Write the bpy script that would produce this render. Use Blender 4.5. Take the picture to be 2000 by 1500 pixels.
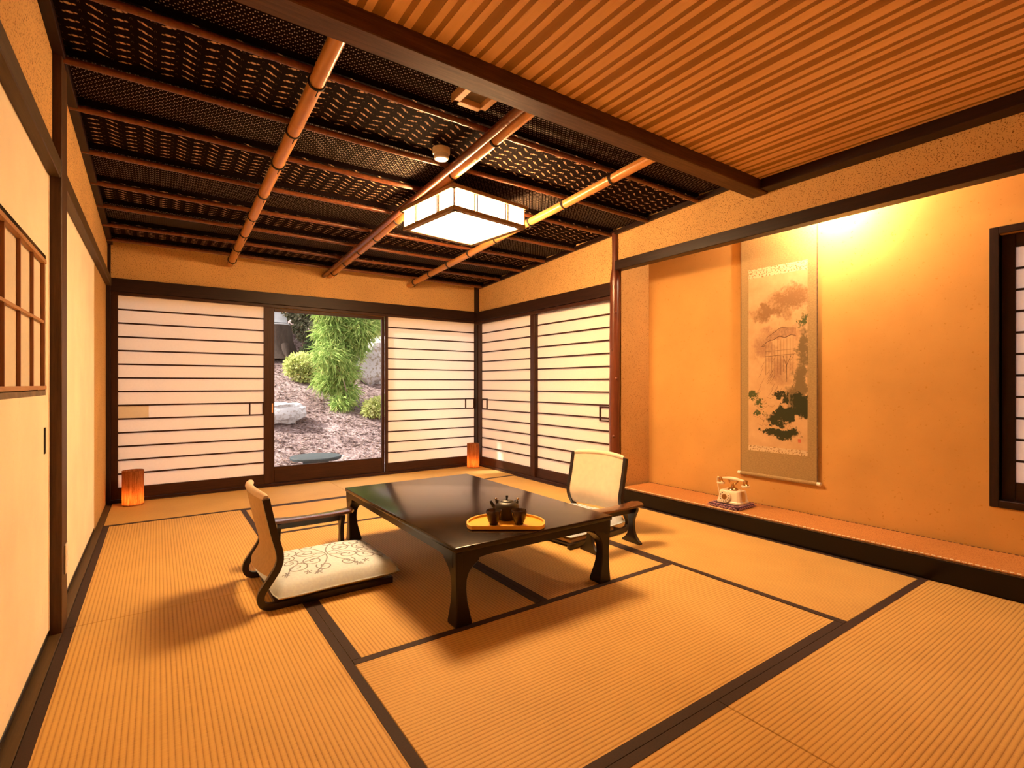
import bpy, bmesh, math, random
from mathutils import Vector, Matrix, noise
import numpy as np

R = math.radians
sc = bpy.context.scene
for o in list(bpy.data.objects):
    bpy.data.objects.remove(o)
COL = sc.collection

# ------------------------------------------------------------------ camera
YAW = R(34.93)
F_PX = 992.0
cd = bpy.data.cameras.new('camera')
cam = bpy.data.objects.new('camera', cd)
COL.objects.link(cam)
cam.location = (0, 0, 1.0)
cam.rotation_euler = (R(90), 0, -YAW)
cd.sensor_width = 36.0
cd.lens = 36.0 * F_PX / 2000.0
cd.shift_y = 0.0003
cd.clip_start = 0.02
sc.camera = cam

# ------------------------------------------------------------------ world, sun, exposure
sc.view_settings.view_transform = 'Standard'
sc.view_settings.look = 'None'
sc.view_settings.gamma = 1.0
sc.view_settings.use_curve_mapping = False
sc.view_settings.exposure = 0.5
w = bpy.data.worlds.new('sky')
sc.world = w
w.use_nodes = True
nt = w.node_tree
nt.nodes.clear()
sky = nt.nodes.new('ShaderNodeTexSky')
sky.sky_type = 'NISHITA'
sky.sun_disc = False
sky.sun_elevation = R(43)
sky.sun_rotation = R(-68)
sky.air_density = 1.0
sky.dust_density = 2.0
bgn = nt.nodes.new('ShaderNodeBackground')
bgn.inputs['Strength'].default_value = 0.64
hsv = nt.nodes.new('ShaderNodeHueSaturation')   # camera white balance of the daylight
hsv.inputs['Saturation'].default_value = 0.12
tint = nt.nodes.new('ShaderNodeMixRGB')
tint.blend_type = 'MULTIPLY'
tint.inputs[0].default_value = 1.0
tint.inputs[2].default_value = (1.0, 0.89, 0.88, 1)
wo = nt.nodes.new('ShaderNodeOutputWorld')
nt.links.new(sky.outputs[0], hsv.inputs['Color'])
nt.links.new(hsv.outputs[0], tint.inputs[1])
nt.links.new(tint.outputs[0], bgn.inputs[0])
nt.links.new(bgn.outputs[0], wo.inputs[0])

sd = bpy.data.lights.new('sun', 'SUN')
sd.energy = 9.0
sd.angle = R(2.5)
sd.color = (1.0, 0.93, 0.84)
sun = bpy.data.objects.new('sun', sd)
COL.objects.link(sun)
sun.location = (-12, 10, 14)
sun.rotation_euler = Vector((0.68, -0.28, -0.68)).to_track_quat('-Z', 'Y').to_euler()

LAMP_COL = (1.0, 0.585, 0.26)
LAMP_STR = 90.0


# ------------------------------------------------------------------ pixel helper (direction only; depth comes from the place)
def ray(px, py):
    x = (px - 1000) / F_PX
    z = -(py - 750.5) / F_PX
    c, s = math.cos(YAW), math.sin(YAW)
    return Vector((c * x + s, -s * x + c, z))


def at_y(px, py, Y):
    v = ray(px, py)
    return Vector((0, 0, 1)) + v * (Y / v.y)


# ------------------------------------------------------------------ mesh builder
class MB:
    def __init__(self):
        self.v = []
        self.f = []

    def quad(self, a, b, c, d):
        n = len(self.v)
        self.v += [tuple(a), tuple(b), tuple(c), tuple(d)]
        self.f.append((n, n + 1, n + 2, n + 3))
        return self

    def box(self, x0, x1, y0, y1, z0, z1):
        n = len(self.v)
        for z in (z0, z1):
            self.v += [(x0, y0, z), (x1, y0, z), (x1, y1, z), (x0, y1, z)]
        for q in ((0, 3, 2, 1), (4, 5, 6, 7), (0, 1, 5, 4), (1, 2, 6, 5), (2, 3, 7, 6), (3, 0, 4, 7)):
            self.f.append(tuple(n + i for i in q))
        return self

    def sweep(self, rings, closed=False, caps=True):
        """rings: list of equal-length lists of points"""
        n0 = len(self.v)
        m = len(rings[0])
        for r in rings:
            self.v += [tuple(p) for p in r]
        k = len(rings)
        for i in range(k if closed else k - 1):
            a = n0 + i * m
            b = n0 + ((i + 1) % k) * m
            for j in range(m):
                j2 = (j + 1) % m
                self.f.append((a + j, a + j2, b + j2, b + j))
        if caps and not closed:
            self.f.append(tuple(n0 + j for j in reversed(range(m))))
            self.f.append(tuple(n0 + (k - 1) * m + j for j in range(m)))
        return self

    def tube(self, pts, rad, n=10, closed=False, up=Vector((0, 0, 1))):
        pts = [Vector(p) for p in pts]
        rings = []
        for i, p in enumerate(pts):
            if closed:
                t = pts[(i + 1) % len(pts)] - pts[i - 1]
            else:
                t = pts[min(i + 1, len(pts) - 1)] - pts[max(i - 1, 0)]
            t.normalize()
            u = up if abs(t.dot(up)) < 0.95 else Vector((1, 0, 0))
            a = t.cross(u).normalized()
            b = a.cross(t).normalized()
            r = rad[i] if isinstance(rad, (list, tuple)) else rad
            rings.append([p + a * (r * math.cos(2 * math.pi * j / n)) + b * (r * math.sin(2 * math.pi * j / n)) for j in range(n)])
        return self.sweep(rings, closed=closed)

    def lathe(self, prof, n=24, c=(0, 0, 0), caps=True):
        rings = [[(c[0] + r * math.cos(2 * math.pi * j / n), c[1] + r * math.sin(2 * math.pi * j / n), c[2] + z) for j in range(n)] for r, z in prof]
        return self.sweep(rings, caps=caps)

    def prism(self, poly, z0, z1):
        return self.sweep([[(x, y, z0) for x, y in poly], [(x, y, z1) for x, y in poly]])

    def prism_y(self, poly, y0, y1):   # poly in (x,z)
        return self.sweep([[(x, y0, z) for x, z in poly], [(x, y1, z) for x, z in poly]])

    def xf(self, M):
        self.v = [tuple(M @ Vector(p)) for p in self.v]
        return self

    def mesh(self, name, mat, bevel=0.0, seg=1, smooth=None):
        me = bpy.data.meshes.new(name)
        me.from_pydata(self.v, [], self.f)
        bm = bmesh.new()
        bm.from_mesh(me)
        if bevel:
            bmesh.ops.bevel(bm, geom=bm.edges[:], offset=bevel, segments=seg, profile=0.6, affect='EDGES', clamp_overlap=True)
        bmesh.ops.recalc_face_normals(bm, faces=bm.faces[:])
        bm.to_mesh(me)
        bm.free()
        if mat:
            me.materials.append(mat)
        if smooth:
            for p in me.polygons:
                p.use_smooth = True
            me.set_sharp_from_angle(angle=R(smooth))
        return me

    def build(self, name, mat, parent=None, bevel=0.0, seg=1, smooth=None, loc=None, rot=None):
        o = bpy.data.objects.new(name, self.mesh(name, mat, bevel, seg, smooth))
        COL.objects.link(o)
        if parent:
            o.parent = parent
        if loc:
            o.location = loc
        if rot:
            o.rotation_euler = rot
        return o


def B(*a):
    return MB().box(*a)


def inst(name, me, parent, loc=(0, 0, 0), rot=None, scale=None):
    o = bpy.data.objects.new(name, me)
    COL.objects.link(o)
    o.parent = parent
    o.location = loc
    if rot:
        o.rotation_euler = rot
    if scale:
        o.scale = scale
    return o


def tag(o, label, cat, group=None, kind=None):
    o['label'] = label
    o['category'] = cat
    if group:
        o['group'] = group
    if kind:
        o['kind'] = kind
    return o


def thing(name, label, cat, loc=(0, 0, 0), rz=0.0, group=None, kind=None):
    o = bpy.data.objects.new(name, None)
    COL.objects.link(o)
    o.empty_display_size = 0.1
    o.location = loc
    o.rotation_euler = (0, 0, rz)
    return tag(o, label, cat, group, kind)


def copy_tree(o, parent=None):
    c = o.copy()
    COL.objects.link(c)
    c.parent = parent
    for ch in [x for x in bpy.data.objects if x.parent == o]:
        copy_tree(ch, c)
    return c


# ------------------------------------------------------------------ materials
def new_mat(name):
    m = bpy.data.materials.new(name)
    m.use_nodes = True
    n = m.node_tree.nodes
    b = n.get('Principled BSDF')
    return m, m.node_tree, b


def node(t, ty, **kw):
    n = t.nodes.new(ty)
    for k, v in kw.items():
        if k.startswith('i_'):
            n.inputs[k[2:].replace('_', ' ')].default_value = v
        elif k.startswith('n_'):
            n.inputs[int(k[2:])].default_value = v
        else:
            setattr(n, k, v)
    return n


def math_n(t, op, a, b=None, c=None):
    n = t.nodes.new('ShaderNodeMath')
    n.operation = op
    for i, x in enumerate((a, b, c)):
        if x is None:
            continue
        if isinstance(x, (int, float)):
            n.inputs[i].default_value = x
        else:
            t.links.new(x, n.inputs[i])
    return n.outputs[0]


def ramp(t, fac, stops):
    n = t.nodes.new('ShaderNodeValToRGB')
    el = n.color_ramp.elements
    while len(el) < len(stops):
        el.new(0.5)
    for e, (p, c) in zip(el, stops):
        e.position = p
        e.color = (*c, 1)
    t.links.new(fac, n.inputs[0])
    return n.outputs[0]


def coords(t, scale=(1, 1, 1), kind='Object'):
    tc = t.nodes.new('ShaderNodeTexCoord')
    mp = t.nodes.new('ShaderNodeMapping')
    mp.inputs['Scale'].default_value = scale
    t.links.new(tc.outputs[kind], mp.inputs[0])
    return mp.outputs[0]


def noise_n(t, vec, scale, detail=3.0, rough=0.5):
    n = t.nodes.new('ShaderNodeTexNoise')
    n.inputs['Scale'].default_value = scale
    n.inputs['Detail'].default_value = detail
    n.inputs['Roughness'].default_value = rough
    t.links.new(vec, n.inputs['Vector'])
    return n.outputs['Fac']


def bump(t, b, h, strength=0.3, dist=0.01):
    n = t.nodes.new('ShaderNodeBump')
    n.inputs['Strength'].default_value = strength
    n.inputs['Distance'].default_value = dist
    t.links.new(h, n.inputs['Height'])
    t.links.new(n.outputs[0], b.inputs['Normal'])


def plain(name, col, rough=0.6, var=0.12, scale=30.0, metallic=0.0, spec=0.5, coat=0.0):
    m, t, b = new_mat(name)
    f = noise_n(t, coords(t), scale, 3)
    lo = tuple(c * (1 - var) for c in col)
    hi = tuple(min(1, c * (1 + var)) for c in col)
    t.links.new(ramp(t, f, [(0.3, lo), (0.7, hi)]), b.inputs['Base Color'])
    b.inputs['Roughness'].default_value = rough
    b.inputs['Metallic'].default_value = metallic
    b.inputs['Specular IOR Level'].default_value = spec
    if coat:
        b.inputs['Coat Weight'].default_value = coat
        b.inputs['Coat Roughness'].default_value = 0.05
    return m


def wood(name, dark, light, axis=0, rough=0.45, scale=1.0, spec=0.25, bumps=0.15):
    """grain runs along the object axis 0/1/2"""
    m, t, b = new_mat(name)
    s = [18.0 * scale] * 3
    s[axis] = 1.0 * scale
    v = coords(t, tuple(s))
    f = noise_n(t, v, 3.0, 5, 0.65)
    f2 = noise_n(t, coords(t, tuple(x * 4 for x in s)), 4.0, 2)
    mix = math_n(t, 'ADD', math_n(t, 'MULTIPLY', f, 0.7), math_n(t, 'MULTIPLY', f2, 0.3))
    t.links.new(ramp(t, mix, [(0.32, dark), (0.68, light)]), b.inputs['Base Color'])
    b.inputs['Roughness'].default_value = rough
    b.inputs['Specular IOR Level'].default_value = spec
    bump(t, b, f2, bumps, 0.002)
    return m


def mat_tatami():
    m, t, b = new_mat('tatami_rush')
    tc = t.nodes.new('ShaderNodeTexCoord')
    sp = t.nodes.new('ShaderNodeSeparateXYZ')
    t.links.new(tc.outputs['Object'], sp.inputs[0])
    # ribs run along local X; rib pitch 15.5 mm across local Y
    ph = math_n(t, 'MULTIPLY', sp.outputs[1], 2 * math.pi / 0.0155)
    s = math_n(t, 'ABSOLUTE', math_n(t, 'SINE', math_n(t, 'MULTIPLY', ph, 0.5)))
    rib = math_n(t, 'POWER', s, 0.6)
    # rush strands across
    st = noise_n(t, coords(t, (420, 30, 1)), 1.0, 2)
    big = noise_n(t, coords(t, (2.2, 2.2, 2.2)), 1.3, 3)
    val = math_n(t, 'ADD', math_n(t, 'MULTIPLY', rib, 0.38), math_n(t, 'ADD', math_n(t, 'MULTIPLY', st, 0.34), math_n(t, 'MULTIPLY', big, 0.30)))  # rib term puts shade into the colour of the valleys between ribs
    c = ramp(t, val, [(0.25, (0.30, 0.16, 0.045)), (0.62, (0.59, 0.365, 0.110)), (0.95, (0.70, 0.455, 0.15))])
    t.links.new(c, b.inputs['Base Color'])
    b.inputs['Roughness'].default_value = 0.62
    b.inputs['Specular IOR Level'].default_value = 0.25
    h = math_n(t, 'ADD', rib, math_n(t, 'MULTIPLY', st, 0.25))
    bump(t, b, h, 0.4, 0.003)
    return m


def mat_plaster(name, base, speck, dens=0.62, scale=150.0, rough=0.95):
    m, t, b = new_mat(name)
    v = coords(t)
    big = noise_n(t, v, 2.5, 4)
    c0 = ramp(t, big, [(0.3, tuple(x * 0.9 for x in base)), (0.7, tuple(min(1, x * 1.06) for x in base))])
    f = noise_n(t, v, scale, 2, 0.6)
    msk = ramp(t, f, [(dens, (0, 0, 0)), (dens + 0.07, (1, 1, 1))])
    mx = t.nodes.new('ShaderNodeMixRGB')
    t.links.new(msk, mx.inputs[0])
    t.links.new(c0, mx.inputs[1])
    mx.inputs[2].default_value = (*speck, 1)
    t.links.new(mx.outputs[0], b.inputs['Base Color'])
    b.inputs['Roughness'].default_value = rough
    b.inputs['Specular IOR Level'].default_value = 0.1
    bump(t, b, f, 0.12, 0.002)
    return m


def mat_paper(name, diff, trans, fac=0.5):
    m, t, b = new_mat(name)
    t.nodes.remove(b)
    v = coords(t)
    f = noise_n(t, v, 60, 4, 0.6)
    out = t.nodes['Material Output']
    d = t.nodes.new('ShaderNodeBsdfDiffuse')
    tr = t.nodes.new('ShaderNodeBsdfTranslucent')
    t.links.new(ramp(t, f, [(0.3, tuple(c * 0.97 for c in diff)), (0.7, diff)]), d.inputs[0])
    t.links.new(ramp(t, f, [(0.3, tuple(c * 0.94 for c in trans)), (0.7, trans)]), tr.inputs[0])
    mx = t.nodes.new('ShaderNodeMixShader')
    mx.inputs[0].default_value = fac
    t.links.new(d.outputs[0], mx.inputs[1])
    t.links.new(tr.outputs[0], mx.inputs[2])
    t.links.new(mx.outputs[0], out.inputs[0])
    return m


def mat_glass():
    m, t, b = new_mat('window_glass')
    t.nodes.remove(b)
    out = t.nodes['Material Output']
    tr = t.nodes.new('ShaderNodeBsdfTransparent')
    tr.inputs[0].default_value = (0.96, 0.97, 0.96, 1)
    g = t.nodes.new('ShaderNodeBsdfGlossy')
    g.inputs['Roughness'].default_value = 0.02
    fr = t.nodes.new('ShaderNodeFresnel')
    fr.inputs[0].default_value = 1.45
    k = math_n(t, 'MULTIPLY', fr.outputs[0], 0.35)
    mx = t.nodes.new('ShaderNodeMixShader')
    t.links.new(k, mx.inputs[0])
    t.links.new(tr.outputs[0], mx.inputs[1])
    t.links.new(g.outputs[0], mx.inputs[2])
    t.links.new(mx.outputs[0], out.inputs[0])
    return m


def mat_emit(name, col, strength):
    m, t, b = new_mat(name)
    b.inputs['Base Color'].default_value = (0.85, 0.8, 0.72, 1)
    f = noise_n(t, coords(t), 40, 2)
    c = ramp(t, f, [(0.3, tuple(x * 0.97 for x in col)), (0.7, col)])
    t.links.new(c, b.inputs['Emission Color'])
    b.inputs['Emission Strength'].default_value = strength
    return m


def cell(t, u, p, off=0.0):
    """returns (index, local -0.5..0.5) of u/p"""
    a = math_n(t, 'ADD', math_n(t, 'DIVIDE', u, p), off)
    i = math_n(t, 'FLOOR', a)
    return i, math_n(t, 'SUBTRACT', math_n(t, 'SUBTRACT', a, i), 0.5)


def blob(t, u, v, cx, cy, rx, ry):
    """soft ellipse mask"""
    dx = math_n(t, 'DIVIDE', math_n(t, 'SUBTRACT', u, cx), rx)
    dy = math_n(t, 'DIVIDE', math_n(t, 'SUBTRACT', v, cy), ry)
    d = math_n(t, 'ADD', math_n(t, 'MULTIPLY', dx, dx), math_n(t, 'MULTIPLY', dy, dy))
    return math_n(t, 'SUBTRACT', 1.0, math_n(t, 'SMOOTH_MIN', d, 1.0, 0.05))


def mat_kasuri(name, fine):
    m, t, b = new_mat(name)
    tc = t.nodes.new('ShaderNodeTexCoord')
    sp = t.nodes.new('ShaderNodeSeparateXYZ')
    t.links.new(tc.outputs['Object'], sp.inputs[0])
    X, Y = sp.outputs[0], sp.outputs[1]
    weave = noise_n(t, coords(t, (260, 60, 1)), 1.0, 2)
    if fine:
        iy, v = cell(t, Y, 0.019)
        par = math_n(t, 'FRACT', math_n(t, 'MULTIPLY', iy, 0.5))
        ix, u = cell(t, math_n(t, 'ADD', X, math_n(t, 'MULTIPLY', par, 0.029)), 0.029)
        msk = math_n(t, 'MAXIMUM', blob(t, u, v, -0.16, 0.06, 0.105, 0.22), blob(t, u, v, 0.16, -0.06, 0.105, 0.22))
        lightc = (0.44, 0.36, 0.29)
        msk = math_n(t, 'MULTIPLY', msk, math_n(t, 'ADD', 0.5, math_n(t, 'MULTIPLY', weave, 0.8)))
    else:
        ix, u = cell(t, X, 0.075)
        par = math_n(t, 'ABSOLUTE', math_n(t, 'MULTIPLY', math_n(t, 'FRACT', math_n(t, 'MULTIPLY', ix, 0.5)), 2.0))
        iy, v = cell(t, math_n(t, 'ADD', Y, math_n(t, 'MULTIPLY', par, 0.02)), 0.054)
        # odd columns tilted
        k = math_n(t, 'MULTIPLY', par, -1.15)
        v2 = math_n(t, 'ADD', v, math_n(t, 'MULTIPLY', u, k))
        msk = blob(t, u, v2, -0.03, 0.0, 0.18, 0.16)
        msk = math_n(t, 'MAXIMUM', msk, math_n(t, 'MULTIPLY', blob(t, u, v2, -0.25, 0.09, 0.08, 0.10), 0.7))
        msk = math_n(t, 'MAXIMUM', msk, math_n(t, 'MULTIPLY', blob(t, u, v2, 0.22, -0.07, 0.10, 0.11), 0.8))
        # small rings between the columns
        ring = math_n(t, 'SUBTRACT', blob(t, u, v, 0.42, 0.42, 0.06, 0.17), math_n(t, 'MULTIPLY', blob(t, u, v, 0.42, 0.42, 0.045, 0.12), 2.2))
        msk = math_n(t, 'MAXIMUM', msk, math_n(t, 'MULTIPLY', ring, 0.35))
        msk = math_n(t, 'MULTIPLY', msk, math_n(t, 'ADD', 0.35, math_n(t, 'MULTIPLY', weave, 1.15)))
        lightc = (0.56, 0.37, 0.22)
    mc = t.nodes.new('ShaderNodeClamp')
    t.links.new(math_n(t, 'MULTIPLY', msk, 1.5), mc.inputs[0])
    mx = t.nodes.new('ShaderNodeMixRGB')
    t.links.new(mc.outputs[0], mx.inputs[0])
    t.links.new(ramp(t, weave, [(0.3, (0.0045, 0.002, 0.0018)), (0.7, (0.010, 0.0045, 0.0035))]), mx.inputs[1])
    mx.inputs[2].default_value = (*lightc, 1)
    t.links.new(mx.outputs[0], b.inputs['Base Color'])
    b.inputs['Roughness'].default_value = 0.9
    b.inputs['Specular IOR Level'].default_value = 0.04
    bump(t, b, weave, 0.2, 0.002)
    return m


def mat_bamboo(name, c1, c2, rough=0.28):
    m, t, b = new_mat(name)
    f = noise_n(t, coords(t, (30, 1.2, 30)), 2.0, 4)
    t.links.new(ramp(t, f, [(0.3, c1), (0.7, c2)]), b.inputs['Base Color'])
    b.inputs['Roughness'].default_value = rough
    b.inputs['Specular IOR Level'].default_value = 0.5
    return m


M = {}
M['tatami'] = mat_tatami()
M['heri'] = plain('tatami_border_cloth', (0.026, 0.0085, 0.0045), 0.8, 0.25, 200)
M['plaster'] = mat_plaster('speckled_plaster', (0.72, 0.445, 0.175), (0.22, 0.10, 0.03), 0.575, 150)
M['plaster_toko'] = mat_plaster('ochre_plaster', (0.60, 0.335, 0.105), (0.50, 0.26, 0.06), 0.66, 60)
M['plaster_side'] = mat_plaster('straw_plaster', (0.58, 0.345, 0.125), (0.36, 0.19, 0.06), 0.58, 110)
M['dkwood_x'] = wood('dark_wood_x', (0.009, 0.0032, 0.002), (0.030, 0.0105, 0.0055), 0)
M['dkwood_y'] = wood('dark_wood_y', (0.009, 0.0032, 0.002), (0.030, 0.0105, 0.0055), 1)
M['dkwood_z'] = wood('dark_wood_z', (0.009, 0.0032, 0.002), (0.030, 0.0105, 0.0055), 2)
M['beam'] = wood('beam_wood', (0.045, 0.018, 0.007), (0.125, 0.055, 0.022), 0, 0.5)
M['doorwood'] = wood('door_wood', (0.020, 0.0062, 0.003), (0.058, 0.019, 0.008), 0)
M['doorwood_z'] = wood('door_wood_upright', (0.020, 0.0062, 0.003), (0.058, 0.019, 0.008), 2)
M['olive_y'] = wood('nageshi_wood', (0.050, 0.028, 0.010), (0.095, 0.055, 0.021), 1, 0.5)
M['black'] = plain('black_lacquer', (0.010, 0.007, 0.006), 0.25, 0.2, 40, spec=0.5)
M['toko_black'] = plain('alcove_black_lacquer', (0.004, 0.002, 0.0018), 0.22, 0.2, 20, spec=0.25)
M['paper'] = mat_paper('shoji_paper', (0.96, 0.88, 0.72), (0.92, 0.89, 0.87), 0.38)
M['fusuma'] = mat_plaster('fusuma_paper', (0.94, 0.82, 0.63), (0.91, 0.785, 0.59), 0.6, 40, 0.85)
M['cedar'] = wood('lattice_cedar', (0.36, 0.17, 0.06), (0.52, 0.28, 0.11), 1, 0.5)
M['cedar_z'] = wood('lattice_cedar_upright', (0.20, 0.075, 0.030), (0.30, 0.12, 0.045), 2, 0.5)
M['glass'] = mat_glass()
M['lightplank'] = wood('light_ceiling_strip', (0.80, 0.47, 0.185), (0.88, 0.55, 0.24), 1, 0.6, 0.6, 0.2)
M['darkplank'] = wood('dark_ceiling_strip', (0.33, 0.160, 0.038), (0.39, 0.20, 0.052), 1, 0.65, 0.6, 0.2)
M['kasuri'] = mat_kasuri('kasuri_cloth', False)
M['fine'] = mat_kasuri('dotted_cloth', True)
M['bamboo'] = mat_bamboo('bamboo_pole', (0.44, 0.185, 0.045), (0.58, 0.27, 0.075))
M['bamboo_dk'] = mat_bamboo('smoked_bamboo', (0.11, 0.030, 0.010), (0.21, 0.064, 0.020), 0.28)
M['cord'] = plain('black_cord', (0.016, 0.011, 0.009), 0.7, 0.2, 80)
M['lamp_em'] = mat_emit('lamp_diffuser', LAMP_COL, LAMP_STR)
M['lampwood'] = wood('lamp_wood', (0.22, 0.13, 0.06), (0.32, 0.20, 0.10), 0, 0.55)
M['cream'] = plain('cream_plastic', (0.78, 0.70, 0.56), 0.4, 0.04, 10)
M['white'] = plain('white_plastic', (0.82, 0.80, 0.76), 0.35, 0.04, 10)
M['hatchwood'] = wood('vent_wood', (0.58, 0.33, 0.15), (0.70, 0.44, 0.22), 0, 0.5)
M['vent'] = plain('vent_panel', (0.16, 0.11, 0.06), 0.7, 0.3, 20)


# ------------------------------------------------------------------ room dimensions
XL, XR, YB, XT = -0.348, 3.25, 5.46, 3.66
YN = -1.0                      # near wall, behind the camera
TOKO_Y = 3.07                  # side wall of the alcove
NAG_B, NAG_T = 1.785, 1.898    # nageshi band
ZF = 2.315                     # flat ceiling


def zc(y):                     # sloped ceiling
    return 2.205 + 0.0533 * (5.43 - y)


# ------------------------------------------------------------------ floor and tatami
fl = B(-0.45, 3.75, YN - 0.1, YB + 0.06, -0.16, -0.062).build('floor', M['dkwood_x'])
tag(fl, 'tatami mat floor of woven rush with dark brown cloth borders', 'floor', kind='structure')


def mat_mesh(L, W):
    mb = MB()
    mb.box(-L / 2 + 0.0012, L / 2 - 0.0012, -W / 2 + 0.0008, W / 2 - 0.0008, -0.06, 0.0)
    return mb.mesh('tatami_mat', M['tatami'], 0.002)


gx = (-0.312, 0.577, 1.452, 2.348, 3.238)
mats = [
    (gx[0], gx[1], 0.945, 2.75, 1), (gx[0], gx[1], 2.75, 4.55, 1),
    (gx[1], gx[3], 0.945, 1.838, 0), (gx[1], gx[2], 1.838, 3.68, 1), (gx[2], gx[3], 1.838, 3.68, 1),
    (gx[1], gx[3], 3.68, 4.55, 0),
    (gx[3], gx[4], 0.945, 2.75, 1), (gx[3], gx[4], 2.75, 4.55, 1),
    (gx[0], 1.452, 4.55, 5.43, 0), (1.452, gx[4], 4.55, 5.43, 0),
    (gx[0], 1.452, 0.035, 0.945, 0), (1.452, gx[4], 0.035, 0.945, 0),
    (gx[0], 1.452, -0.99, 0.035, 0), (1.452, gx[4], -0.99, 0.035, 0),
]
for (x0, x1, y0, y1, ax) in mats:
    L, W = (x1 - x0, y1 - y0) if ax == 0 else (y1 - y0, x1 - x0)
    mo = inst('tatami_mat', mat_mesh(L, W), fl, ((x0 + x1) / 2, (y0 + y1) / 2, 0), (0, 0, 0 if ax == 0 else R(90)))
    for s in (-1, 1):
        hb = MB()
        e = s * (W / 2 - 0.001)
        i = s * (W / 2 - 0.035)
        hb.box(-L / 2 + 0.001, L / 2 - 0.001, min(e, i), max(e, i), -0.03, 0.0012)
        hb.build('cloth_border', M['heri'], mo)

# ------------------------------------------------------------------ left wall
wl = MB()
wl.box(-0.46, -0.41, YN, YB + 0.06, -0.1, 2.62)  # unseen slab behind the sliding panels, added to block outside light
wl = wl.build('wall_left', M['plaster'])
tag(wl, 'long wall of speckled ochre plaster above the cream sliding panels', 'wall', kind='structure')
pl = MB()
pl.box(-0.41, -0.342, YN, 2.70, NAG_T - 0.04, 2.50)
pl.build('plaster_panel', M['plaster'], wl)
MB().box(-0.41, -0.342, 2.84, YB, NAG_T - 0.04, 2.50).build('plaster_panel', M['plaster'], wl)
MB().box(-0.41, -0.352, 4.44, YB, 0.0, 1.83).build('plaster_panel', M['plaster_side'], wl)


def trim(n, mb, mat, label, cat='trim', bevel=0.003, smooth=None):
    o = mb.build('trim_%d' % n, mat, None, bevel, 1, smooth)
    return tag(o, label, cat, kind='structure')


trim(1, B(-0.36, -0.316, YN, 2.70, 1.826, NAG_T), M['olive_y'], 'olive brown rail above the lattice sliding panel', 'rail')
trim(2, B(-0.36, -0.316, 2.841, YB - 0.04, 1.826, NAG_T), M['olive_y'], 'olive brown rail above the plain sliding panel, running to the corner', 'rail')
M['olive_z'] = wood('post_wood', (0.045, 0.020, 0.009), (0.10, 0.048, 0.020), 2, 0.5)
po = trim(3, B(-0.41, -0.313, 2.70, 2.84, -0.06, 2.36), M['olive_z'], 'square dark wooden post between the two sliding panels', 'post')
op = thing('wall_outlet', 'small cream outlet plate low on the square dark post', 'outlet', (-0.313, 2.79, 0.28))
B(0.0, 0.006, -0.032, 0.032, -0.06, 0.06).build('cover_plate', M['cream'], op, 0.002)
for dz in (-0.022, 0.022):
    B(0.006, 0.0075, -0.011, 0.011, dz - 0.012, dz + 0.012).build('socket', M['white'], op, 0.0006)
trim(4, B(-0.352, -0.313, YN, 2.70, -0.06, 0.004), M['olive_y'], 'dark floor track under the lattice sliding panel', 'track', 0.001)
trim(5, B(-0.352, -0.313, 2.841, YB - 0.03, -0.06, 0.004), M['olive_y'], 'dark floor track under the plain sliding panel', 'track', 0.001)
trim(6, B(-0.40, -0.322, YB - 0.055, YB + 0.05, -0.06, 2.30), M['dkwood_z'], 'slim dark corner post beside the wide paper screen', 'post')


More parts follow.
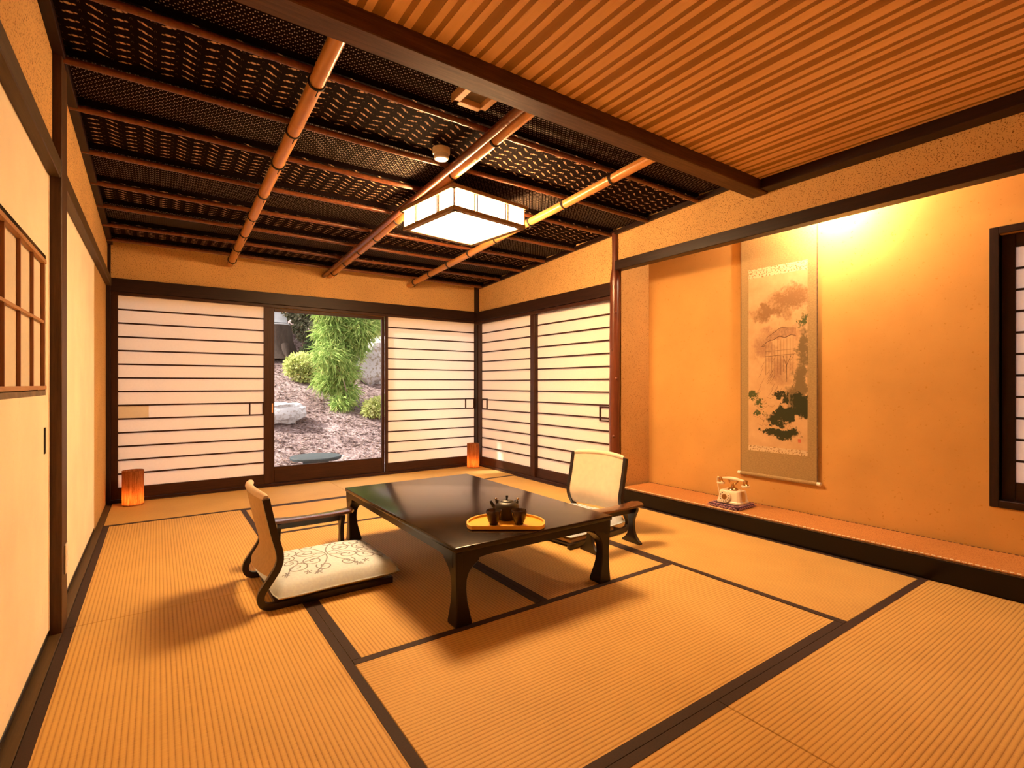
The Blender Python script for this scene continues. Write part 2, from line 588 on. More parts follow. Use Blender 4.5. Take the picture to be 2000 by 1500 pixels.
def fusuma(n, y0, y1, label, lattice=False, pull=None):
    d = thing('door_%d' % n, label, 'sliding panel', (-0.352, (y0 + y1) / 2, 0.0), kind='structure')
    h = (y1 - y0) / 2
    x0, x1 = -0.022, 0.0
    z0, z1 = 0.006, 1.83
    fw = 0.012
    if not lattice:
        B(x0, x1, -h + fw, h - fw, z0 + 0.02, z1).build('paper_panel', M['fusuma'], d)
    else:
        lz0, lz1, ly0, ly1 = 0.98, 1.475, -h + 0.075, h - 0.078
        B(x0, x1, -h + fw, h - fw, z0 + 0.02, lz0 - 0.022).build('paper_panel', M['fusuma'], d)
        B(x0, x1, -h + fw, h - fw, lz1 + 0.018, z1).build('paper_panel', M['fusuma'], d)
        B(x0, x1, ly1 + 0.004, h - fw, lz0 - 0.022, lz1 + 0.018).build('paper_panel', M['fusuma'], d)
        B(x0, x1, -h + fw, ly0 - 0.004, lz0 - 0.022, lz1 + 0.018).build('paper_panel', M['fusuma'], d)
        B(x0, x1 + 0.001, ly0 - 0.004, ly1 + 0.004, lz1 + 0.004, lz1 + 0.018).build('opening_trim', M['black'], d)
        B(x0, x1 + 0.001, ly0 - 0.004, ly1 + 0.004, lz0 - 0.022, lz0 - 0.004).build('opening_trim', M['vent'], d)
        B(x1 - 0.0135, x1 - 0.012, ly0, ly1, lz0, lz1).build('paper_pane', M['paper'], d)
        B(x1 - 0.0118, x1 + 0.004, ly0, ly1, lz1 - 0.014, lz1).build('lattice_rail', M['cedar'], d)
        B(x1 - 0.0118, x1 + 0.004, ly0, ly1, lz0, lz0 + 0.014).build('lattice_rail', M['cedar'], d)
        for y in (ly0, ly1 - 0.014):
            B(x1 - 0.0118, x1 - 0.001, y, y + 0.012, lz0 + 0.0141, lz1 - 0.0141).build('lattice_stile', M['cedar_z'], d)
        k = 4
        for i in range(1, k):
            y = ly0 + (ly1 - ly0) * i / k
            B(x1 - 0.0118, x1 - 0.0025, y - 0.005, y + 0.005, lz0 + 0.0141, lz1 - 0.0141).build('lattice_bar', M['cedar_z'], d)
        zm = (lz0 + lz1) / 2 + 0.01
        B(x1 - 0.0118, x1 - 0.0015, ly0 + 0.012, ly1 - 0.012, zm - 0.005, zm + 0.005).build('lattice_bar', M['cedar'], d)
    for y in (-h, h - fw):
        B(x0 - 0.002, x1 + 0.002, y, y + fw, z0, z1).build('lacquer_edge', M['fusuma'], d, 0.001)
    B(x0 - 0.002, x1 + 0.003, -h, h, z0, z0 + 0.022).build('lacquer_rail', M['black'], d, 0.001)
    if pull is not None:
        py = pull - (y0 + y1) / 2
        hp = B(x1 - 0.002, x1 + 0.003, py - 0.012, py + 0.012, 0.735, 0.835).build('finger_pull', M['black'], d, 0.001)
        B(x1 + 0.003, x1 + 0.0035, py - 0.007, py + 0.007, 0.742, 0.828).build('recess', M['toko_black'], hp)
    return d


fusuma(1, 1.72, 2.698, 'cream sliding panel with a cedar lattice window set into it', True, 2.60)
fusuma(2, 0.73, 1.718, 'plain cream sliding panel next to the lattice panel, away from the post', False, 0.82)
fusuma(3, -0.99, 0.728, 'wide plain cream panel at the end of the wall farthest from the garden door')
fusuma(4, 2.842, 4.438, 'plain cream sliding panel between the square post and the straw plaster wall')

# ------------------------------------------------------------------ back wall
wb = MB()
wb.box(-0.41, 3.75, YB, YB + 0.07, NAG_B - 0.03, 2.62)
wb = wb.build('wall_back', M['plaster'])
tag(wb, 'band of speckled ochre plaster above the garden door and paper screens', 'wall', kind='structure')
trim(7, B(-0.33, 3.24, YB - 0.035, YB + 0.05, NAG_B, NAG_T), M['dkwood_x'], 'long dark wooden rail over the garden door and paper screens', 'rail')
trim(8, B(-0.33, 3.24, YB - 0.022, YB + 0.05, 1.757, NAG_B - 0.001), M['doorwood'], 'grooved head track over the garden door', 'track', 0.002)
trim(9, B(-0.33, 3.24, YB - 0.03, YB + 0.07, -0.06, 0.022), M['doorwood'], 'dark wooden sill under the garden door and screens', 'sill', 0.002)


def shoji_mesh_panel(n, label, W, mul, mur, loc, rz, pull_side, pull_z=(0.704, 0.822), paper_x=None, bottom=0.12, top=1.757, nb=13, patch=None, cat='paper screen'):
    """local: width along X from 0..W, facing -Y, z up"""
    d = thing('door_%d' % n, label, cat, loc, rz, kind='structure')
    z0 = 0.024
    t = 0.028
    for x0, x1 in ((0, mul), (W - mur, W)):
        B(x0, x1, 0, t, z0, top).build('stile', M['doorwood_z'], d, 0.002)
    B(mul, W - mur, 0, t, z0, bottom).build('bottom_rail', M['doorwood'], d, 0.002)
    B(mul, W - mur, 0.016, 0.018, bottom, top).build('paper_pane', M['paper'], d)
    zt = top - 0.002
    sp = (zt - bottom) / (nb + 1)
    me = B(mul, W - mur, 0.004, 0.0155, -0.0065, 0.0065).mesh('lattice_bar', M['doorwood'])
    for k in range(nb):
        inst('lattice_bar', me, d, (0, 0, bottom + sp * (k + 1)))
    a, bz = pull_z
    pw = 0.13
    x0, x1 = (mul, mul + pw) if pull_side < 0 else (W - mur - pw, W - mur)
    f = MB()
    f.box(x0, x1, 0.001, 0.0155, a - 0.006, a + 0.006)
    f.box(x0, x1, 0.001, 0.0155, bz - 0.006, bz + 0.006)
    f.box(x0, x0 + 0.012, 0.001, 0.0155, a, bz)
    f.box(x1 - 0.012, x1, 0.001, 0.0155, a, bz)
    f.build('finger_pull_frame', M['doorwood'], d)
    if patch:
        B(patch[0], patch[1], 0.0150, 0.0158, patch[2], patch[3]).build('paper_patch', M['paper'], d)
    return d


shoji_mesh_panel(5, 'wide paper screen between the slim corner post and the garden door', 0.917 + 0.322, 0.048, 0.064, (-0.322, YB - 0.018, 0), 0, 1, patch=(0.05, 0.26, 0.708, 0.818))
shoji_mesh_panel(6, 'bright paper screen between the garden door and the room corner', 3.238 - 2.083, 0.031, 0.004, (2.083, YB - 0.018, 0), 0, 1)

# glazed garden door
gd = thing('door_7', 'brown framed glass door looking out onto the garden', 'glass door', (0.917, YB + 0.012, 0), kind='structure')
W = 2.083 - 0.917
for x0, x1 in ((0, 0.034), (W - 0.03, W)):
    B(x0, x1, 0, 0.034, 0.024, 1.756).build('stile', M['doorwood_z'], gd, 0.003)
B(0.034, W - 0.03, 0, 0.034, 0.024, 0.182).build('bottom_rail', M['doorwood'], gd, 0.003)
B(0.034, W - 0.03, 0, 0.034, 1.722, 1.756).build('top_rail', M['doorwood'], gd, 0.003)
B(0.034, W - 0.03, 0.015, 0.019, 0.182, 1.722).build('glass_pane', M['glass'], gd)
hp = B(0.010, 0.022, -0.003, 0.0, 0.72, 0.81).build('finger_pull', M['hatchwood'], gd, 0.001)

# ------------------------------------------------------------------ right wall with screens
wr = MB()
wr.box(3.265, 3.34, 3.12, YB, 1.757, 2.60)
wr = wr.build('wall_right', M['plaster'])
tag(wr, 'speckled ochre plaster above the side paper screens', 'wall', kind='structure')
trim(10, B(3.222, 3.33, 3.13, YB - 0.02, NAG_B - 0.012, NAG_T - 0.012), M['dkwood_y'], 'dark rail over the two side paper screens', 'rail')
trim(11, B(3.238, 3.33, 3.13, YB - 0.02, 1.738, NAG_B - 0.013), M['doorwood'], 'grooved head track over the two side paper screens', 'track', 0.002)
trim(12, B(3.236, 3.33, 3.13, YB - 0.02, -0.06, 0.022), M['doorwood'], 'dark sill under the two side paper screens', 'sill', 0.002)
trim(13, B(3.2385, 3.31, 5.385, YB + 0.05, -0.06, 2.26), M['dkwood_z'], 'square dark post in the corner where the paper screens meet', 'post')
# shoji facing -X : rotate local (-Y -> -X) by -90 deg : local X -> -Y world
shoji_mesh_panel(8, 'side paper screen next to the corner post', 5.384 - 4.24, 0.075, 0.072, (3.246, 5.384, 0), R(-90), -1, top=1.74)
shoji_mesh_panel(9, 'side paper screen next to the polished log post', 4.30 - 3.145, 0.064, 0.040, (3.276, 4.30, 0), R(-90), 1, (0.672, 0.795), top=1.74)

# polished log alcove post (tokobashira)
lp = thing('trim_14', 'reddish polished log post with knots at the edge of the alcove', 'post', (3.262, 3.108, 0), kind='structure')
random.seed(4)
rings = []
for k in range(40):
    z = -0.05 + 2.36 * k / 39
    rr = 0.046 if z < 1.9 else 0.046 - 0.016 * min(1, (z - 1.9) / 0.12)
    ring = []
    for j in range(16):
        a = 2 * math.pi * j / 16
        r = rr * (1 + 0.10 * noise.noise(Vector((math.cos(a) * 1.2, math.sin(a) * 1.2, z * 3.0))) + 0.05 * noise.noise(Vector((math.cos(a) * 3, math.sin(a) * 3, z * 9.0))))
        ring.append((r * math.cos(a), r * math.sin(a) + 0.006 * math.sin(z * 2.3), z))
    rings.append(ring)
M['log'] = wood('polished_log', (0.065, 0.014, 0.006), (0.17, 0.045, 0.018), 2, 0.28, 0.5, 0.5, 0.4)
MB().sweep(rings).build('log_shaft', M['log'], lp, smooth=60)
for z, a in ((0.55, 3.6), (1.05, 4.2), (1.30, 3.3), (1.62, 4.0)):
    kn = MB().lathe([(0.014, -0.004), (0.012, 0.004), (0.005, 0.008)], 10)
    kn.xf(Matrix.Translation((0.044 * math.cos(a), 0.044 * math.sin(a), z)) @ Vector((math.cos(a), math.sin(a), 0)).to_track_quat('Z', 'Y').to_matrix().to_4x4())
    kn.build('knot', M['log'], lp, smooth=50)

# ------------------------------------------------------------------ alcove (tokonoma)
ws = B(3.30, XT + 0.06, TOKO_Y, TOKO_Y + 0.05, -0.06, 2.45).build('wall_alcove_side', M['plaster_side'])
tag(ws, 'narrow straw plaster side wall of the alcove beside the log post', 'wall', kind='structure')
WY0, WY1, WZ0, WZ1 = -0.62, 0.728, 0.385, 1.795   # window hole
wt = MB()
wt.box(XT, XT + 0.08, WY1, TOKO_Y + 0.05, -0.06, 2.45)
wt.box(XT, XT + 0.08, YN, WY0, -0.06, 2.45)
wt.box(XT, XT + 0.08, WY0, WY1, -0.06, WZ0)
wt.box(XT, XT + 0.08, WY0, WY1, WZ1, 2.45)
wt = wt.build('wall_alcove', M['plaster_toko'])
tag(wt, 'glowing ochre plaster back wall of the alcove behind the scroll', 'wall', kind='structure')
wu = B(3.268, 3.31, YN, 3.09, 2.03, 2.45).build('wall_above_alcove', M['plaster'])
tag(wu, 'speckled plaster band above the alcove lintel', 'wall', kind='structure')
trim(15, B(3.226, 3.312, YN, 3.075, 1.983, 2.063), M['dkwood_y'], 'long dark lintel across the top of the alcove', 'lintel')
trim(16, B(3.24, 3.345, YN, 3.07, -0.06, 0.112), M['toko_black'], 'black lacquered front sill of the raised alcove', 'sill', 0.004)
tb = B(3.3455, XT, YN, 3.069, -0.06, 0.108).build('floor_alcove', M['dkwood_y'])
tag(tb, 'raised alcove floor carrying an orange rush mat strip', 'alcove floor', kind='structure')
M['goza'] = mat_plaster('rush_strip', (0.52, 0.23, 0.07), (0.34, 0.13, 0.035), 0.54, 220, 0.7)
B(3.275, XT - 0.012, YN + 0.01, 3.045, 0.108, 0.1165).build('rush_mat', M['goza'], tb, 0.002)
# stitched light edging of the rush strip
M['stitch'] = plain('edge_stitch', (0.85, 0.74, 0.54), 0.8, 0.25, 90)
M['stitch_dark'] = plain('edge_stitch_brown', (0.16, 0.07, 0.03), 0.8, 0.25, 90)
stm = B(-0.0048, 0.0048, -0.008, 0.008, 0, 0.0026).mesh('stitch', M['stitch'], 0.0008)
stm2 = B(-0.0048, 0.0048, -0.008, 0.008, 0, 0.0026).mesh('stitch', M['stitch_dark'], 0.0008)
for xe in (3.282, XT - 0.018):
    for i in range(150):
        y = 3.035 - i * 0.0245
        if y > -0.55:
            inst('stitch', stm if xe < 3.4 else stm2, tb, (xe, y, 0.1165), (0, 0, R(14)))
ct = B(3.31, XT + 0.08, YN, TOKO_Y, 2.33, 2.45).build('ceiling_alcove', M['darkplank'])
tag(ct, 'dark boarded ceiling inside the alcove', 'ceiling', kind='structure')

# alcove window
wn = thing('window_1', 'tall recessed paper window with dark frame in the alcove wall', 'window', (XT, 0.766, 0.348), kind='structure')
wy = WY0 - 0.04 - 0.766
B(-0.012, 0.075, -0.038, 0.0, 0.0, 1.486).build('window_frame', M['dkwood_z'], wn, 0.002)
B(-0.012, 0.075, wy, wy + 0.038, 0.0, 1.486).build('window_frame', M['dkwood_z'], wn, 0.002)
B(-0.012, 0.075, wy + 0.038, -0.038, 0.0, 0.038).build('window_frame', M['dkwood_y'], wn, 0.002)
B(-0.012, 0.075, wy + 0.038, -0.038, 1.448, 1.486).build('window_frame', M['dkwood_y'], wn, 0.002)
B(0.04, 0.062, -0.092, -0.0385, 0.0385, 1.4475).build('screen_stile', M['dkwood_z'], wn, 0.002)
B(0.04, 0.062, wy + 0.0385, wy + 0.09, 0.0385, 1.4475).build('screen_stile', M['dkwood_z'], wn, 0.002)
B(0.04, 0.062, wy + 0.09, -0.092, 0.0385, 0.135).build('screen_rail', M['dkwood_y'], wn, 0.002)
B(0.04, 0.062, wy + 0.09, -0.092, 1.375, 1.4475).build('screen_rail', M['dkwood_y'], wn, 0.002)
B(0.054, 0.056, wy + 0.09, -0.092, 0.135, 1.375).build('paper_pane', M['paper'], wn)
bm_ = B(0.044, 0.0535, wy + 0.09, -0.092, -0.006, 0.006).mesh('lattice_bar', M['dkwood_y'])
for k in range(10):
    inst('lattice_bar', bm_, wn, (0, 0, 0.135 + (1.375 - 0.135) * (k + 1) / 11))

# ------------------------------------------------------------------ near wall (behind the viewer)
wnr = B(-0.46, XT + 0.08, YN - 0.08, YN, -0.1, 2.62).build('wall_near', M['plaster'])
tag(wnr, 'speckled ochre plaster wall facing the garden door across the room', 'wall', kind='structure')

# ------------------------------------------------------------------ flat striped ceiling
cf = B(-0.41, 3.27, YN, 1.80, ZF + 0.012, ZF + 0.10).build('ceiling', M['darkplank'])
tag(cf, 'flat ceiling of alternating light and dark wooden strips', 'ceiling', kind='structure')
pat = [(0.023, 0), (0.030, 1), (0.046, 0), (0.030, 1), (0.022, 0), (0.050, 1)]
pat_b = [(0.022, 0), (0.026, 1), (0.026, 0), (0.030, 1), (0.046, 0), (0.050, 1)]
pm = {}
x = 0.712 - 0.200 * 6
i = 0
random.seed(3)
while x < 3.26:
    P_ = pat_b if i % 7 == 5 else pat
    for wd, l in P_:
        if x > 3.26:
            break
        key = (wd, l)
        if key not in pm:
            z0 = ZF + (0.0 if l else 0.0012)
            pm[key] = B(0.0004, wd - 0.0004, YN, 1.79, z0, ZF + 0.012).mesh('ceiling_strip', M['lightplank' if l else 'darkplank'])
        inst('ceiling_strip', pm[key], cf, (x, 0, 0))
        x += wd
    i += 1
trim(17, B(3.165, 3.268, YN, 1.756, 2.252, ZF), M['dkwood_y'], 'dark cornice along the striped ceiling over the alcove', 'cornice')
trim(18, B(-0.342, -0.27, YN, 1.756, 2.252, ZF), M['dkwood_y'], 'dark cornice along the striped ceiling over the sliding panels', 'cornice')
bmn = B(-0.342, 3.266, 1.758, 1.868, 2.242, 2.50).build('ceiling_beam', M['beam'], None, 0.004)
tag(bmn, 'heavy brown beam dividing the striped ceiling from the bamboo ceiling', 'beam', kind='structure')

# ------------------------------------------------------------------ sloped bamboo ceiling
cs = MB()
y0, y1 = 1.868, YB
cs.sweep([[(x, y0, zc(y0) + 0.034), (x, y1, zc(y1) + 0.034), (x, y1, zc(y1) + 0.10), (x, y0, zc(y0) + 0.10)] for x in (-0.41, 3.27)])
cs = cs.build('ceiling', M['dkwood_x'])
tag(cs, 'sloped ceiling of patterned dark cloth held by smoked bamboo battens', 'ceiling', kind='structure')
M['cloth_edge'] = plain('dark_cloth_edge', (0.008, 0.0035, 0.003), 0.9, 0.2, 60, spec=0.05)
batt = [2.275, 2.735, 3.13, 3.61, 4.06, 4.47, 4.885, 5.28]
edges = [1.868] + batt + [YB]
for k in range(len(edges) - 1):
    a, b_ = edges[k], edges[k + 1]
    mb = MB()
    rr = []
    nn = 8
    for i in range(nn + 1):
        y = a + (b_ - a) * i / nn
        z = zc(y) - 0.004 + 0.030 * (i / nn) ** 1.6
        rr.append((y, z))
    ring = rr + [(b_, zc(b_) + 0.033), (a, zc(a) + 0.033)]
    mb.sweep([[(x, y, z) for y, z in ring] for x in (-0.341, 3.264)])
    po_ = mb.build('cloth_panel', M['fine'] if k % 2 == 0 else M['kasuri'], cs, smooth=30)
    po_.data.materials.append(M['cloth_edge'])          # plain folded edge of the cloth
    for pg in po_.data.polygons:
        if abs(pg.normal.y) > 0.8:
            pg.material_index = 1
for k, y in enumerate(batt):
    pts, rad = [], []
    random.seed(20 + k)
    off = random.random() * 0.3
    xx = -0.338
    while xx <= 3.262:
        ph = ((xx + off) % 0.31) / 0.31
        pts.append((xx, y + 0.003 * math.sin(xx * 2 + k), zc(y) - 0.028 + 0.003 * math.sin(xx * 3.1 + k)))
        rad.append(0.0145 + (0.0028 if ph < 0.05 else 0.0))
        xx += 0.02
    MB().tube(pts, rad, 10).build('bamboo_batten', M['bamboo_dk'], cs, smooth=50)
# trim along the slope
for n_, xa, xb in ((19, -0.342, -0.305), (20, 3.236, 3.264)):
    mb = MB()
    mb.sweep([[(xa, y, zc(y) - 0.035), (xb, y, zc(y) - 0.035), (xb, y, zc(y) - 0.001), (xa, y, zc(y) - 0.001)] for y in (1.869, 5.42)])
    trim(n_, mb, M['dkwood_y'], 'sloping dark edge strip of the bamboo ceiling along the %s' % ('sliding panels' if n_ == 19 else 'alcove side'), 'cornice', 0.002)


def bamboo_pole(px, r, label, off=0.0, mat='bamboo', bind=True, dz=-0.072, name='bamboo_pole', ya=1.869, yb=5.445):
    y_a, y_b = ya, yb
    d = thing(name, label, 'bamboo pole', (px, y_a, zc(y_a) + dz), group=None)
    pts, rad = [], []
    y = y_a
    nodes = [y_a + off + 0.47 * k for k in range(10)]
    while y <= y_b + 1e-6:
        dn = min(abs(y - q) for q in nodes)
        pts.append((0, y - y_a, zc(y) - zc(y_a) + 0.002 * math.sin(y * 4)))
        rad.append(r * (1 + (0.06 if dn < 0.008 else -0.03 if dn < 0.022 else 0.0)) * (1 - 0.02 * (y - y_a)))
        y += 0.012
    MB().tube(pts, rad, 18).build('culm', M[mat], d, smooth=50)
    if bind:
        for q in batt:
            if q < y_a + 0.05:
                continue
            for e in (-0.006, 0.006):
                ring = [(1.10 * r * math.cos(a), q - y_a + e * (1 + 0.5 * math.sin(a)), zc(q) - zc(y_a) + 1.10 * r * math.sin(a)) for a in [2 * math.pi * j / 20 for j in range(20)]]
                MB().tube(ring, 0.0032, 6, closed=True, up=Vector((0, 1, 0))).build('cord_binding', M['cord'], d, smooth=60)
            MB().tube([(0.2 * r, q - y_a, zc(q) - zc(y_a) - 1.12 * r), (0.1 * r, q - y_a + 0.012, zc(q) - zc(y_a) - 1.2 * r - 0.006), (0.0, q - y_a + 0.02, zc(q) - zc(y_a) - 1.2 * r - 0.016)], 0.0025, 5).build('cord_end', M['cord'], d)
    return d


bamboo_pole(0.563, 0.032, 'thick golden bamboo pole next to the cream sliding panels', 0.30)
bamboo_pole(1.478, 0.030, 'golden bamboo pole running past the square ceiling lamp, smoke detector beside it', 0.12)
bamboo_pole(2.362, 0.030, 'golden bamboo pole between the square ceiling lamp and the alcove', 0.42)
bamboo_pole(1.418, 0.022, 'thinner brown bamboo lashed alongside the pole by the smoke detector', 0.2, 'bamboo_dk', False, -0.078)

# smoke detector
smk = thing('smoke_detector', 'round white smoke detector on the patterned ceiling cloth', 'smoke detector', (1.335, 2.62, zc(2.62) - 0.004))
MB().lathe([(0.050, 0.0), (0.050, -0.028), (0.047, -0.034)], 32).build('mounting_base', M['cream'], smk, smooth=40)
MB().lathe([(0.041, -0.034), (0.043, -0.040), (0.042, -0.056), (0.036, -0.062), (0.012, -0.064)], 32).build('sensor_head', M['white'], smk, smooth=40)

# wooden vent box
vn = thing('ceiling_vent', 'small square wooden framed vent in the dotted ceiling cloth', 'vent', (1.243, 2.075, zc(2.075)))
s_ = 0.088
for q in range(4):
    a = q * math.pi / 2
    f = MB().box(-s_, s_, -s_, -s_ + 0.032, -0.034, 0.012)
    f.xf(Matrix.Rotation(a, 4, 'Z'))
    f.build('frame_side', M['hatchwood'], vn, 0.002)
B(-s_ + 0.03, s_ - 0.03, -s_ + 0.03, s_ - 0.03, -0.008, 0.0).build('grille_panel', M['vent'], vn)

# ------------------------------------------------------------------ ceiling lamp
LZ0, LZ1 = 2.08, 2.215
lm = thing('ceiling_lamp', 'glowing square ceiling lamp with wooden lattice and white shade panels', 'ceiling lamp', (1.747, 3.085, LZ0), R(7.2))
hs = 0.300
B(-hs + 0.020, hs - 0.020, -hs + 0.020, hs - 0.020, 0.002, 0.006).build('bottom_diffuser', M['lamp_em'], lm)
for q in range(4):
    a = q * math.pi / 2
    Rm = Matrix.Rotation(a, 4, 'Z')
    B(-hs + 0.010, hs - 0.010, -hs + 0.006, -hs + 0.009, 0.012, LZ1 - LZ0 - 0.006).xf(Rm).build('side_diffuser', M['lamp_em'], lm)
    B(-hs, hs, -hs - 0.006, -hs + 0.034, -0.008, 0.018).xf(Rm).build('lower_frame', M['lampwood'], lm, 0.002)
    B(-hs - 0.018, hs + 0.018, -hs - 0.018, -hs + 0.012, LZ1 - LZ0 - 0.014, LZ1 - LZ0 + 0.012).xf(Rm).build('upper_frame', M['lampwood'], lm, 0.002)
    for xx in (-0.13, 0.13):
        for dx in (-0.016, 0.005):
            B(xx + dx, xx + dx + 0.011, -hs - 0.004, -hs + 0.0055, 0.013, LZ1 - LZ0 - 0.008).xf(Rm).build('muntin', M['lampwood'], lm)
    B(-hs, -hs + 0.008, -hs + 0.0, -hs + 0.008, 0.013, LZ1 - LZ0 - 0.008).xf(Rm).build('corner_post', M['lampwood'], lm)
B(-hs + 0.01, hs - 0.01, -hs + 0.01, hs - 0.01, LZ1 - LZ0 + 0.0, LZ1 - LZ0 + 0.012).build('top_plate', M['cream'], lm)
MB().lathe([(0.05, LZ1 - LZ0 + 0.012), (0.05, zc(3.085) - LZ0 + 0.004)], 20).build('ceiling_mount', M['white'], lm, smooth=40)

# alcove light hidden behind the plaster band
al = thing('alcove_lamp', 'small spot lamp hidden behind the alcove lintel', 'lamp', (3.47, 1.50, 2.33))
MB().lathe([(0.02, 0.0), (0.02, -0.03), (0.045, -0.05), (0.05, -0.12)], 20, caps=False).build('lamp_housing', M['black'], al, smooth=50)
pd = bpy.data.lights.new('alcove_bulb', 'POINT')
pd.energy = 52.0
pd.color = (1.0, 0.76, 0.50)
pd.shadow_soft_size = 0.03
pb = bpy.data.objects.new('bulb_light', pd)
COL.objects.link(pb)
pb.parent = al
pb.location = (0, 0, -0.145)

# ------------------------------------------------------------------ low lacquer table
M['lacquer'] = plain('table_lacquer', (0.016, 0.008, 0.0035), 0.17, 0.35, 6, spec=0.4, coat=0.0)
M['lacquer_leg'] = plain('table_leg_lacquer', (0.007, 0.003, 0.002), 0.3, 0.3, 10, spec=0.3)
TX0, TX1, TY0, TY1, TH = 0.993, 1.893, 1.822, 3.302, 0.334
tbl = thing('low_table', 'low black lacquered table with curved legs on the tatami', 'table', ((TX0 + TX1) / 2, (TY0 + TY1) / 2, 0))
tw, tl = (TX1 - TX0) / 2, (TY1 - TY0) / 2
B(-tw, tw, -tl, tl, TH - 0.022, TH).build('table_top', M['lacquer'], tbl, 0.004, 2, 40)
ap = 0.285 - 0.006


def apron(L, axis, side):
    # drop apron whose lower edge sweeps down into the legs
    n = 40
    th = 0.03
    pts = []
    for i in range(n + 1):
        u = -L + 2 * L * i / n
        e = (abs(u) - (L - 0.14)) / 0.14
        z = ap - (0.035 * max(0, e) ** 2.2 if e > 0 else 0)
        pts.append((u, z))
    poly = pts + [(L, TH - 0.0225), (-L, TH - 0.0225)]
    mb = MB()
    if axis == 0:
        e = side * (tl - 0.004)
        i_ = side * (tl - 0.004 - th)
        mb.sweep([[(u, yy, z) for u, z in poly] for yy in (e, i_)])
    else:
        e = side * (tw - 0.004)
        i_ = side * (tw - 0.004 - th)
        mb.sweep([[(xx, u, z) for u, z in poly] for xx in (e, i_)])
    return mb


for s in (-1, 1):
    apron(tw - 0.035, 0, s).build('apron', M['lacquer_leg'], tbl, smooth=30)
    apron(tl - 0.035, 1, s).build('apron', M['lacquer_leg'], tbl, smooth=30)
leg_w = [(0.0, 0.080), (0.012, 0.083), (0.05, 0.074), (0.10, 0.063), (0.15, 0.058), (0.19, 0.060), (0.215, 0.068), (0.235, 0.083), (0.25, 0.100), (0.262, 0.118), (TH - 0.0225, 0.120)]
for sx in (-1, 1):
    for sy in (-1, 1):
        rings = []
        for z, wv in leg_w:
            xa, ya = sx * tw, sy * tl
            k = 0.004 + 0.010 * max(0, math.sin(math.pi * min(1, z / 0.28))) * 0.6
            xo, yo = xa - sx * k, ya - sy * k
            xi, yi = xa - sx * wv, ya - sy * wv
            rings.append([(xo, yo, z), (xi, yo, z), (xi, yi, z), (xo, yi, z)])
        # L-shaped upper part kept solid
        MB().sweep(rings).build('leg', M['lacquer_leg'], tbl, 0.004, 1, 35)

# ------------------------------------------------------------------ legless chairs
M['frame_black'] = plain('chair_black_lacquer', (0.012, 0.007, 0.006), 0.3, 0.3, 20, spec=0.5)
M['chair_cream'] = plain('chair_cream_leather', (0.72, 0.575, 0.42), 0.5, 0.05, 25, spec=0.3)
M['chair_tan'] = plain('chair_tan_seat_shaded_back', (0.52, 0.36, 0.18), 0.75, 0.08, 60, spec=0.2)
prof_pts = [(0.017, 0.494), (0.030, 0.430), (0.052, 0.330), (0.074, 0.240), (0.066, 0.185), (0.032, 0.130), (0.002, 0.085), (-0.004, 0.050), (0.010, 0.026), (0.045, 0.0155), (0.12, 0.0155), (0.28, 0.0155), (0.45, 0.0155), (0.60, 0.0155)]


def catmull(p, sub=6):
    out = []
    for i in range(len(p) - 1):
        p0, p1, p2, p3 = p[max(i - 1, 0)], p[i], p[i + 1], p[min(i + 2, len(p) - 1)]
        for j in range(sub):
            t = j / sub
            out.append(tuple(0.5 * ((2 * p1[k]) + (-p0[k] + p2[k]) * t + (2 * p0[k] - 5 * p1[k] + 4 * p2[k] - p3[k]) * t * t + (-p0[k] + 3 * p1[k] - 3 * p2[k] + p3[k]) * t ** 3) for k in range(len(p1))))
    out.append(tuple(p[-1]))
    return out


def strip_frame(pts, th, y0, y1):
    rings = []
    n = len(pts)
    for i, (x, z) in enumerate(pts):
        a = pts[max(i - 1, 0)]
        b = pts[min(i + 1, n - 1)]
        tx, tz = b[0] - a[0], b[1] - a[1]
        l = math.hypot(tx, tz)
        nx, nz = -tz / l, tx / l
        rings.append([(x + nx * th / 2, y0, z + nz * th / 2), (x - nx * th / 2, y0, z - nz * th / 2), (x - nx * th / 2, y1, z - nz * th / 2), (x + nx * th / 2, y1, z + nz * th / 2)])
    return MB().sweep(rings)


CP = catmull(prof_pts)


